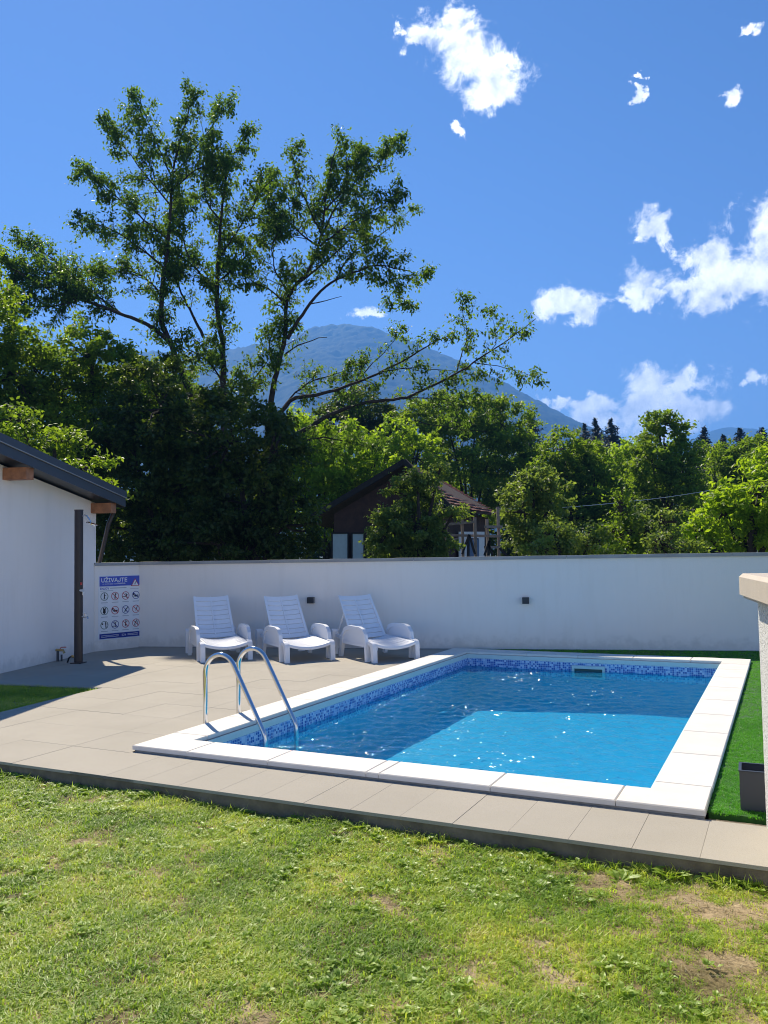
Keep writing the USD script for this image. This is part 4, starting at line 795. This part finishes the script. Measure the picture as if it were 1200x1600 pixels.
def cherry():
    rng = np.random.default_rng(77); Y0 = 28.0
    t0 = at(345, 862, Y0); base = np.array([t0[0], t0[1], ZG])
    def L(*pts, d0=0.0, d1=0.0):
        n = len(pts); return np.array([at(px, py, Y0 + d0 + (d1 - d0) * i / max(1, n - 1)) for i, (px, py) in enumerate(pts)])
    limbs = [                                                     # (line, thick radius, thin radius, leafiness, bare start)
        (L((350, 880), (335, 760), (318, 660), (300, 620), (285, 585), (268, 540), (254, 505), (252, 465), (258, 420), (263, 375), (268, 300), (276, 240), (292, 185), (300, 142)), 0.17, 0.012, 1.0, 0.45),
        (L((350, 880), (352, 760), (350, 650), (348, 540), (341, 500), (339, 450), (345, 350), (352, 285), (368, 235), (392, 205)), 0.17, 0.012, 1.0, 0.42),
        (L((395, 890), (408, 770), (420, 670), (429, 590), (438, 560), (446, 520), (447, 480), (455, 455), (480, 425), (502, 370), (508, 320), (515, 270), (528, 222)), 0.15, 0.012, 1.0, 0.45),
        (L((264, 534), (230, 507), (192, 492), (142, 473), (88, 458), (40, 432), (-5, 405), d1=-1.5), 0.07, 0.014, 1.1, 0.3),
        (L((192, 492), (130, 445), (75, 400), (35, 375), d1=1.0), 0.035, 0.010, 1.2, 0.1),
        (L((142, 473), (95, 440), (50, 420), (15, 430), d1=-1.0), 0.03, 0.010, 1.2, 0.0),
        (L((120, 470), (60, 478), (10, 470), d0=-1, d1=-2.0), 0.03, 0.010, 1.2, 0.0),
        (L((318, 527), (300, 490), (284, 458), (268, 420), (262, 390), d1=1.0), 0.05, 0.015, 0.7, 0.3),
        (L((258, 420), (215, 385), (165, 355), (130, 345), d1=-1.0), 0.04, 0.009, 1.1, 0.1),
        (L((263, 375), (210, 330), (160, 290), (122, 268), d1=0.8), 0.035, 0.008, 1.2, 0.1),
        (L((266, 320), (225, 270), (190, 225), (163, 192), d1=-0.8), 0.03, 0.007, 1.1, 0.15),
        (L((270, 280), (245, 225), (228, 180), (215, 145), d1=0.5), 0.026, 0.007, 1.0, 0.2),
        (L((272, 270), (310, 225), (340, 185), (355, 160), d1=0.9), 0.026, 0.007, 0.9, 0.2),
        (L((268, 300), (300, 270), (330, 255), (350, 250), d1=-1.0), 0.028, 0.008, 1.2, 0.1),
        (L((254, 470), (220, 430), (180, 420), (150, 420), d1=1.2), 0.035, 0.009, 1.1, 0.1),
        (L((339, 450), (300, 410), (285, 360), (290, 310), d1=1.2), 0.04, 0.010, 1.2, 0.1),
        (L((345, 400), (385, 340), (408, 300), (432, 272), d1=-0.8), 0.035, 0.009, 1.1, 0.1),
        (L((341, 440), (385, 400), (415, 360), (430, 330), d1=0.8), 0.035, 0.009, 1.2, 0.1),
        (L((346, 345), (320, 300), (318, 260), (330, 220), d1=-0.8), 0.03, 0.008, 1.1, 0.1),
        (L((447, 480), (425, 455), (395, 440), (370, 420), d1=-0.8), 0.03, 0.009, 1.0, 0.1),
        (L((449, 530), (460, 510), (470, 495), (484, 475), (513, 445), (554, 425), (590, 415), (625, 420), (660, 432), d1=-0.8), 0.06, 0.010, 0.95, 0.35),
        (L((525, 437), (554, 393), (583, 375), (621, 346), (645, 325), d1=0.8), 0.03, 0.006, 0.55, 0.15),
        (L((484, 475), (510, 470), (534, 463)), 0.022, 0.007, 0.12, 0.6),
        (L((446, 553), (462, 542), (480, 534), (511, 527)), 0.028, 0.010, 0.08, 0.7),
        (L((432, 585), (421, 540), (430, 512), (441, 502)), 0.028, 0.010, 0.5, 0.3),
        (L((502, 370), (528, 318), (560, 278), (598, 248), (622, 216), d1=0.6), 0.035, 0.007, 1.1, 0.15),
        (L((502, 365), (480, 320), (465, 280), (455, 232), d1=-0.8), 0.032, 0.007, 1.1, 0.15),
        (L((506, 330), (540, 290), (558, 255), (562, 232), d1=0.5), 0.028, 0.007, 1.2, 0.1),
        (L((498, 385), (455, 350), (430, 320), (420, 285), d1=0.8), 0.032, 0.008, 1.2, 0.1),
        (L((500, 385), (545, 350), (590, 325), (622, 300), d1=-1.0), 0.032, 0.008, 1.2, 0.1),
        (L((470, 440), (520, 400), (555, 365), (580, 340), d1=1.0), 0.032, 0.008, 1.3, 0.1),
        (L((600, 415), (620, 440), (618, 470), d0=-0.5, d1=-0.8), 0.016, 0.006, 1.2, 0.1),
        (L((452, 457), (430, 420), (425, 390), (440, 360), d1=-1.0), 0.03, 0.008, 1.2, 0.1),
        # the low right hand limbs
        (L((412, 720), (430, 660), (461, 622), (490, 617), (515, 612), (553, 599), (592, 583), (630, 564), (668, 541), (703, 524), d1=-1.2), 0.085, 0.012, 0.42, 0.3),
        (L((410, 740), (440, 690), (477, 672), (515, 648), (572, 629), (630, 622), (668, 606), (714, 583), (756, 556), (795, 530), (837, 498), d1=-1.6), 0.09, 0.008, 0.45, 0.3),
        (L((714, 580), (722, 550), (730, 526), (724, 490), (718, 452), d0=-1.1, d1=-1.1), 0.02, 0.004, 0.55, 0.2),
        (L((756, 556), (775, 535), (770, 500), (765, 480), d0=-1.2, d1=-1.4), 0.014, 0.004, 0.5, 0.2),
        (L((740, 566), (790, 575), (838, 590), d0=-1.2, d1=-1.6), 0.016, 0.004, 0.5, 0.2),
        (L((630, 622), (700, 625), (768, 640), d0=-1.2, d1=-1.8), 0.02, 0.005, 0.6, 0.1),
        (L((645, 656), (700, 668), (760, 674), d0=-0.5, d1=-0.9), 0.016, 0.006, 0.05, 0.5),
        (L((592, 583), (640, 575), (690, 578), (740, 585), d0=-0.9, d1=-0.4), 0.022, 0.006, 0.5, 0.1),
        (L((553, 599), (590, 560), (618, 530), (630, 512), d0=-0.6, d1=0.2), 0.022, 0.005, 0.4, 0.2),
        (L((457, 698), (500, 684), (540, 690), (580, 700), d1=-0.8), 0.035, 0.008, 0.8, 0.1),
        (L((440, 640), (480, 600), (520, 585), (560, 575), d1=0.8), 0.03, 0.008, 0.9, 0.1),
        (L((330, 640), (280, 610), (230, 600), (190, 590), d1=-1.0), 0.04, 0.009, 1.2, 0.1),
        (L((350, 640), (390, 600), (410, 575), (420, 560), d1=-1.0), 0.035, 0.009, 1.2, 0.1),
        (L((348, 600), (320, 560), (290, 545), (270, 555), d1=-1.2), 0.03, 0.009, 1.1, 0.1)]
    t = thing('cherry_tree', 'tall open many stemmed cherry tree towering behind the wall', 'tree', base)
    wood, LP, LN, LS = [], [], [], []
    for line, r0, r1, leafy_, bare in limbs:
        S = smooth_line(line, 0.24); n = len(S); S[1:-1] += rng.normal(0, 0.012, (n - 2, 3)); R = r0 + (r1 - r0) * (np.linspace(0, 1, n) ** 0.75)
        wood.append(tube(S, R * 1.2, 8 if r0 > 0.05 else 5)); T = unit(np.gradient(S, axis=0))
        for i in range(n):
            f = i / (n - 1)
            if f < bare: continue
            for rep in range(2):
                if rng.uniform() > 0.85 * min(leafy_, 1.0) + 0.1 * (leafy_ > 1): continue
                side = rng.normal(0, 1, 3); side -= T[i] * (side @ T[i]); side = unit(side)
                d = unit(T[i] * rng.uniform(0.2, 0.9) + side * 0.8 + np.array([0, 0, rng.uniform(-0.1, 0.5)])); ln = rng.uniform(0.5, 1.3) * (1.15 - 0.75 * f) * (0.62 if leafy_ < 0.6 else 1.0)
                k = 5; q = S[i] + d * np.linspace(0, ln, k)[:, None] + np.array([0, 0, -0.10 * ln]) * (np.linspace(0, 1, k)[:, None] ** 2) + rng.normal(0, 0.02, (k, 3))
                q[0] = S[i]; wood.append(tube(q, np.linspace(min(R[i] * 0.8, 0.02), 0.005, k), 3, cap=False))
                m = rng.integers(5, 9)
                for j in range(m):
                    s = rng.uniform(0.25, 1.0) if j else 1.0; o = q[0] + (q[-1] - q[0]) * s; e = unit(d * 0.7 + rng.normal(0, 0.6, 3)); tl = rng.uniform(0.16, 0.48) * (1.0 - 0.45 * f ** 3)
                    if j: wood.append(tube([o, o + e * tl], [0.006, 0.003], 3, cap=False))
                    c = rng.poisson(12.5 * min(1.0, 0.4 + 0.6 * leafy_))
                    if c:
                        LP.append(o + e * tl * rng.uniform(0.0, 1.1, (c, 1)) + rng.normal(0, 0.08, (c, 3))); LN.append(np.tile(e * 0.4 + np.array([0, 0, 0.5]), (c, 1)))
    P, N = np.concatenate(LP), np.concatenate(LN)
    V, F = leaf_mesh(rng, P, N, 0.135, 0.46, hang=0.75, jitter=0.8)
    obj('trunk', [tube(m, r, 9) for m, r in ()] + wood, 'bark', t) if False else None
    W = trimesh.util.concatenate(wood)
    obj('trunk', trimesh.Trimesh(W.vertices - base, W.faces, process=False), 'bark', t, smooth=60)
    obj('crown', (V - base, F), 'cherry_leaf', t, kind='stuff')
    return len(P)
cherry()

GB = 'trees of the wood behind the wall'
leafy('tree', 'dark leafy tree rising at the left edge of the picture', 'tree', [(-40, 410, 52, 95), (-25, 520, 80, 80), (20, 590, 80, 70), (-60, 640, 90, 90)], 21.5, 'mid_leaf', 0.13, 101, 2.6)
leafy('tree', 'light green tree under the cherry crown above the pool house', 'tree', [(145, 555, 72, 58), (90, 610, 70, 60), (190, 600, 60, 60), (140, 680, 80, 60)], 22.5, 'mid_leaf', 0.12, 102, 2.6)
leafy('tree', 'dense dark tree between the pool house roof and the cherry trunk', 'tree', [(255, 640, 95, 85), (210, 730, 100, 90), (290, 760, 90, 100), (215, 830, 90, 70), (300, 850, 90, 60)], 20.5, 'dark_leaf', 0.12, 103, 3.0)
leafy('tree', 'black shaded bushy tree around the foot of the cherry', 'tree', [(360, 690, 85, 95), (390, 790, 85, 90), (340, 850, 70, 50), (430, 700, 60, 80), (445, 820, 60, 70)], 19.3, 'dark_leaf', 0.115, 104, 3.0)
leafy('tree', 'sunlit leafy branches just above the pool house roof', 'tree', [(30, 655, 52, 26), (85, 690, 55, 24), (135, 735, 50, 22), (20, 700, 60, 40), (160, 775, 40, 22), (90, 760, 60, 50)], 17.0, 'mid_leaf', 0.11, 105, 1.6, 0.34)
leafy('tree', 'pale olive tree glimpsed between the cherry stems', 'tree', [(272, 590, 44, 42), (262, 640, 60, 50)], 44, 'grey_leaf', 0.2, 106, 2.5)
leafy('tree', 'bright green tree left of the brown house', 'tree', [(500, 730, 66, 60), (548, 712, 48, 52), (470, 690, 50, 52), (455, 770, 50, 60), (530, 790, 60, 50), (585, 735, 36, 36)], 37, 'bright_leaf', 0.20, 107, 2.8)
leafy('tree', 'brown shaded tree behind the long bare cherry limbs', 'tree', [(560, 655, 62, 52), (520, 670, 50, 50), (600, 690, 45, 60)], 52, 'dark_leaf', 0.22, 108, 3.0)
leafy('tree', 'yellow green tree above the apex of the brown house', 'tree', [(618, 692, 36, 40), (600, 730, 40, 40), (650, 715, 42, 48)], 46, 'bright_leaf', 0.2, 109, 2.8)
leafy('tree', 'broad tree with lit top behind the brown house', 'tree', [(690, 645, 56, 38), (650, 668, 40, 36), (745, 650, 56, 40), (790, 668, 48, 48), (720, 710, 80, 70), (790, 740, 60, 80)], 50, 'mid_leaf', 0.2, 110, 3.0)
leafy('tree', 'round grey green tree right of the brown house', 'tree', [(832, 760, 40, 34), (815, 800, 42, 52), (860, 790, 34, 50), (835, 845, 46, 36)], 29, 'grey_leaf', 0.14, 111, 3.0)
leafy('tree', 'tree with light rounded top over the thin white cable', 'tree', [(880, 702, 42, 34), (915, 722, 42, 34), (870, 745, 48, 46), (930, 770, 50, 60), (880, 810, 60, 50)], 43, 'mid_leaf', 0.19, 112, 3.0)
leafy('tree', 'low yellow green tree between two taller ones', 'tree', [(965, 722, 46, 32), (955, 770, 46, 50), (990, 740, 40, 50)], 49, 'bright_leaf', 0.19, 113, 2.8)
leafy('tree', 'tallest leafy tree of the right hand group', 'tree', [(1038, 692, 44, 44), (1018, 730, 44, 48), (1066, 732, 42, 52), (1030, 660, 26, 18), (1045, 790, 66, 60), (1010, 820, 50, 50)], 39, 'mid_leaf', 0.18, 114, 3.0)
leafy('tree', 'olive tree behind the bright tree at right', 'tree', [(1150, 718, 48, 30), (1120, 752, 44, 44), (1185, 722, 42, 40), (1150, 790, 56, 60), (1235, 740, 50, 70)], 45, 'mid_leaf', 0.19, 115, 3.0)
leafy('tree', 'bright large leaved tree leaning over the wall at right', 'tree', [(1180, 770, 56, 46), (1130, 800, 44, 40), (1092, 832, 36, 30), (1165, 840, 60, 40), (1225, 810, 60, 60), (1200, 725, 34, 30)], 20.5, 'bright_leaf', 0.15, 116, 2.6, aspect=0.5)
leafy('tree', 'small bushy tree hiding the front of the brown house', 'tree', [(640, 778, 40, 32), (606, 828, 36, 32), (652, 828, 48, 38), (682, 848, 32, 24), (615, 860, 52, 18), (652, 748, 24, 18), (688, 738, 9, 22), (712, 800, 20, 8)], 25, 'grey_leaf', 0.11, 117, 4.6)
leafy('shrub', 'pale green shrub leaning on the wall under the cable', 'shrub', [(868, 838, 34, 26), (900, 852, 34, 20), (845, 855, 26, 20), (925, 846, 24, 22)], 19.5, 'grey_leaf', 0.085, 118, 2.6)
leafy('shrub', 'slender upright shrub with pointed shoots behind the wall', 'shrub', [(972, 790, 13, 38), (985, 830, 24, 34), (955, 840, 20, 28), (962, 868, 40, 20)], 19.0, 'mid_leaf', 0.085, 119, 2.4)
leafy('shrub', 'loose shrub between the pointed shrub and the bright tree', 'shrub', [(1010, 828, 18, 36), (1035, 850, 28, 24), (1040, 815, 14, 24), (1060, 860, 30, 18)], 18.6, 'grey_leaf', 0.085, 120, 2.4)

def wood_edge():
    rng = np.random.default_rng(131); L = []
    for px in range(380, 1320, 62):
        L.append(lobe(px, 770 + rng.uniform(-20, 20), 60, 55 + rng.uniform(-10, 14), 62 + rng.uniform(-3, 3), 0.6)); L.append(lobe(px + 30, 840, 60, 50, 58, 0.6))
    for px in range(-200, 400, 75): L.append(lobe(px, 790, 80, 90, 34 + rng.uniform(-2, 2), 0.5)); L.append(lobe(px, 660, 70, 70, 38, 0.5))
    (V, F), C = lobes_leaves(rng, L, 0.36, 2.4)
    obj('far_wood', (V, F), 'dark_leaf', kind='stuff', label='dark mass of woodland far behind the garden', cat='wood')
wood_edge()

def conifer(px, top, Y, label, w, seed):
    rng = np.random.default_rng(seed); p = at(px, top, Y); H = p[2] - ZG; R = w * Y / FOC
    t = thing('conifer', label, 'tree', (p[0], p[1], ZG), group='dark conifers on the skyline')
    obj('trunk', tube([(0, 0, 0), (0, 0, H * 0.97)], [0.3, 0.03], 6), 'bark', t)
    P, N = [], []; z = H * 0.35
    while z < H:
        f = (H - z) / (H * 0.65); r = R * 1.5 * (f ** 0.8) * rng.uniform(0.6, 1.25) * min(1.0, 0.25 + 6 * f) + 0.05
        for k in range(int(5 + 6 * f)):
            a = rng.uniform(0, 6.283); L = r * rng.uniform(0.6, 1.1); n = int(8 + 26 * L)
            s = rng.uniform(0.0, 1, (n, 1)); d = np.array([math.cos(a), math.sin(a), 0])
            P.append(np.array([0, 0, z]) + d * L * s + np.array([0, 0, -0.22 * L]) * s ** 1.5 + np.array([0, 0, 0.1 * L]) * s ** 3 + rng.normal(0, 0.10 + 0.06 * L, (n, 3)) * [1, 1, 0.5] * (0.4 + 0.6 * min(1, L))); N.append(np.tile(d * 0.2 + np.array([0, 0, 1.0]), (n, 1)))
        z += 0.22 + 0.4 * f
    V, F = leaf_mesh(rng, np.concatenate(P), np.concatenate(N), 0.34, 0.4, 0.3, 0.5)
    obj('crown', (V, F), 'needle', t, kind='stuff')
for i, (px, top, Y, w, lb) in enumerate([(828, 640, 95, 46, 'dark spruce beside the foot of the mountain slope'), (913, 662, 120, 38, 'small pointed spruce right of the mountain foot'), (930, 655, 115, 44, 'slim dark spruce left of the wide conifer'), (954, 656, 112, 62, 'wide ragged conifer left of the tallest leafy tree'), (1100, 668, 105, 54, 'dark spruce standing right of the tallest leafy tree'), (1130, 680, 110, 46, 'low spruce in front of the far hill'), (1156, 668, 104, 62, 'broad dark conifer in front of the far hill'), (1190, 668, 100, 56, 'dark conifer cut by the right edge of the picture'), (1086, 690, 118, 40, 'little spruce top beside the tallest leafy tree')]):
    conifer(px, top, Y, lb, w, 300 + i)

# ------------------------------------------------------------------ brown house behind
def house():
    R0, R1 = at(632, 722, 31.5), at(692, 755, 38.5); E0, E1 = at(704, 795, 29.5), at(779, 805, 36.5)
    L0 = at(474, 818, 33.0); L1 = L0 + (R1 - R0)
    o = np.array([R0[0], R0[1], ZG]); t = thing('house', 'brown gabled house with red brown tiled roof behind the wall', 'house', o)
    def q(a, b, c, d, th=0.06):                                  # a thin plate from four corners
        P = np.array([a, b, c, d]) - o; n = unit(np.cross(P[1] - P[0], P[2] - P[0])) * th
        v = np.r_[P, P - n]; f = [(0, 1, 2), (0, 2, 3), (4, 6, 5), (4, 7, 6)] + sum([[(i, 4 + i, (i + 1) % 4), ((i + 1) % 4, 4 + i, 4 + (i + 1) % 4)] for i in range(4)], [])
        m = trimesh.Trimesh(v, f, process=False); return m
    lift = np.array([0, 0, 0.05]); roof = obj('roof', [q(R0 - lift, R1 - lift, E1 - lift, E0 - lift), q(L0, L1, R1 - lift, R0 - lift)], 'brown_board', t)
    n = 13
    for i in range(n):                                           # rows of tiles down the right hand slope, each lapping the next
        a, b = i / n, (i + 1.15) / n
        A0, A1 = R0 + (E0 - R0) * a, R1 + (E1 - R1) * a; B0, B1 = R0 + (E0 - R0) * b, R1 + (E1 - R1) * b
        up = np.array([0, 0, 0.085]); ms = []; k = 16
        for j in range(k):
            s0, s1 = j / k + 0.002, (j + 1) / k - 0.002; w = np.array([0, 0, 0.012 * ((j * 7 + i * 5) % 3)])
            ms.append(q(A0 + (A1 - A0) * s0, A0 + (A1 - A0) * s1, B0 + (B1 - B0) * s1 + up + w, B0 + (B1 - B0) * s0 + up + w, 0.03))
        obj('tile_row', ms, 'roof_tile', roof)
    obj('verge_board', [bar(R0 - o + [0, -0.1, 0.02], L0 - o + [0, -0.1, 0.05], 0.05, 0.22), bar(R0 - o + [0, -0.1, 0.02], E0 - o + [0, -0.1, 0.02], 0.05, 0.22)], 'timber_dark', roof)
    # walls
    ins = 0.35; g = unit((E0 - L0) * [1, 1, 0]); r = unit((R1 - R0) * [1, 1, 0])
    W0, W1 = L0 + g * 1.3 + r * 0.5, E0 - g * 0.45 + r * 0.5
    def drop(p): return np.array([p[0], p[1], ZG])
    top = R0 + r * 0.5 - np.array([0, 0, 0.25])
    P = np.array([drop(W0), drop(W1), W1 + [0, 0, 0.05], top, W0 + [0, 0, 0.35]]) - o
    back = r * 0.15
    v = np.r_[P, P + back]; f = [(0, 1, 2), (0, 2, 3), (0, 3, 4), (5, 7, 6), (5, 8, 7), (5, 9, 8)] + sum([[(i, 5 + i, (i + 1) % 5), ((i + 1) % 5, 5 + i, 5 + (i + 1) % 5)] for i in range(5)], [])
    obj('gable_wall', trimesh.Trimesh(v, f, process=False), 'brown_board', t)
    S1 = E1 - g * 0.45 - r * 0.4
    side = q(drop(W1) + g * 0.005, drop(S1), S1 - [0, 0, 0.1], W1 - [0, 0, 0.1] + g * 0.005, 0.12); obj('side_wall', side, 'brown_board', t)
    gn = unit(np.array([g[1], -g[0], 0]))
    if gn[1] > 0: gn = -gn
    def on_wall(px, py, A, B):
        nn = np.array([-(B - A)[1], (B - A)[0]]); d = ray(px, py); return EYE + d * (((A - EYE)[:2] @ nn) / (d[:2] @ nn))
    for x0, x1 in ((520, 545), (551, 570)):
        a, b, c, d = (on_wall(x, y, W0, W1) + gn * 0.05 for x, y in ((x0, 880), (x1, 880), (x1, 833), (x0, 833)))
        w = obj('window', q(a, b, c, d, 0.04), 'pale_panel', t)
        obj('frame', [bar(p - o, s - o, 0.06) for p, s in ((a, d), (b, c), (d, c))], 'timber_dark', w)
    sn = unit(np.array([r[1], -r[0], 0]))
    if sn[1] > 0: sn = -sn
    def sw(px, py): return on_wall(px, py, W1, S1) + sn * 0.14
    def pan(name, x0, x1, y0, y1, m, off=0.0, parent=t): return obj(name, q(*(sw(x, y) + sn * off - 0 for x, y in ((x0, y1), (x1, y1), (x1, y0), (x0, y0))), 0.03), m, parent)
    pan('white_wall', 712, 752, 831, 880, 'house_white')
    d = pan('door', 724, 741, 841, 880, 'timber_dark', 0.05)
    pan('pane', 725.5, 732, 843, 880, 'blue_glass', 0.09, d); pan('pane', 734.5, 740, 843, 880, 'blue_glass', 0.09, d)
house()
def scaffold():
    Y = 26.5; o = at(735, 868, Y); o = np.array([o[0], o[1], ZG])
    t = thing('timber_scaffold', 'weathered timber frame of posts and rails beside the brown house', 'timber frame', o)
    def p(px, py, dy=0.0): return at(px, py, Y + dy) - o
    for px, top, dy in ((697, 815, 0), (722, 801, 0.2), (742, 808, 0), (761, 811, 0.8), (778, 792, 0.8)):
        a = p(px, top, dy); obj('post', bar([a[0], a[1], 0], a, 0.09), 'timber_grey', t)
    for a, b in (((694, 820), (743, 815)), ((694, 836), (782, 838)), ((758, 823), (784, 823)), ((758, 855), (780, 855)), ((697, 845), (716, 842))):
        obj('rail', bar(p(*a, -0.1), p(*b, 0.7 if b[0] > 760 else -0.1), 0.08), 'timber_grey', t)
    for a, b in (((733, 835), (722, 866)), ((733, 835), (742, 866)), ((757, 868), (764, 845)), ((763, 868), (765, 845)), ((770, 868), (763, 850)), ((780, 856), (792, 868)), ((700, 838), (716, 860))):
        obj('brace', bar(p(*a, -0.2), p(*b, -0.2), 0.07), 'timber_dark', t)
scaffold()
def cable():
    P = [at(774, 794, 30), at(840, 794.5, 31), at(905, 791, 32), at(960, 786, 33), at(1040, 777, 35), at(1110, 766, 37)]
    obj('power_cable', tube(smooth_line(P, 1.0), 0.011, 5), 'wire_white', label='thin white cable strung from the brown house to the right', cat='cable')
    q = at(1110, 766, 37); k = thing('utility_pole', 'thin dark pole hidden among the trees holding the cable', 'pole', (q[0], q[1], ZG)) if False else None
cable()

# ------------------------------------------------------------------ air
def haze():
    usdkit.material(stage, '/World/Looks/haze_air', {'v': ('principled_volume', {'color': (0.14, 0.40, 1.0), 'density': HAZE, 'anisotropy': 0.25})}, [], volume='v.volume')
    m = usdkit.mesh(stage, '/World/haze', bx(-3000, 3000, -600, 5700, -2.0, 830), '/World/Looks/haze_air'); tag(m, 'thin blue summer haze in the air', 'haze', kind='stuff')
HAZE = 3.0e-4
haze()
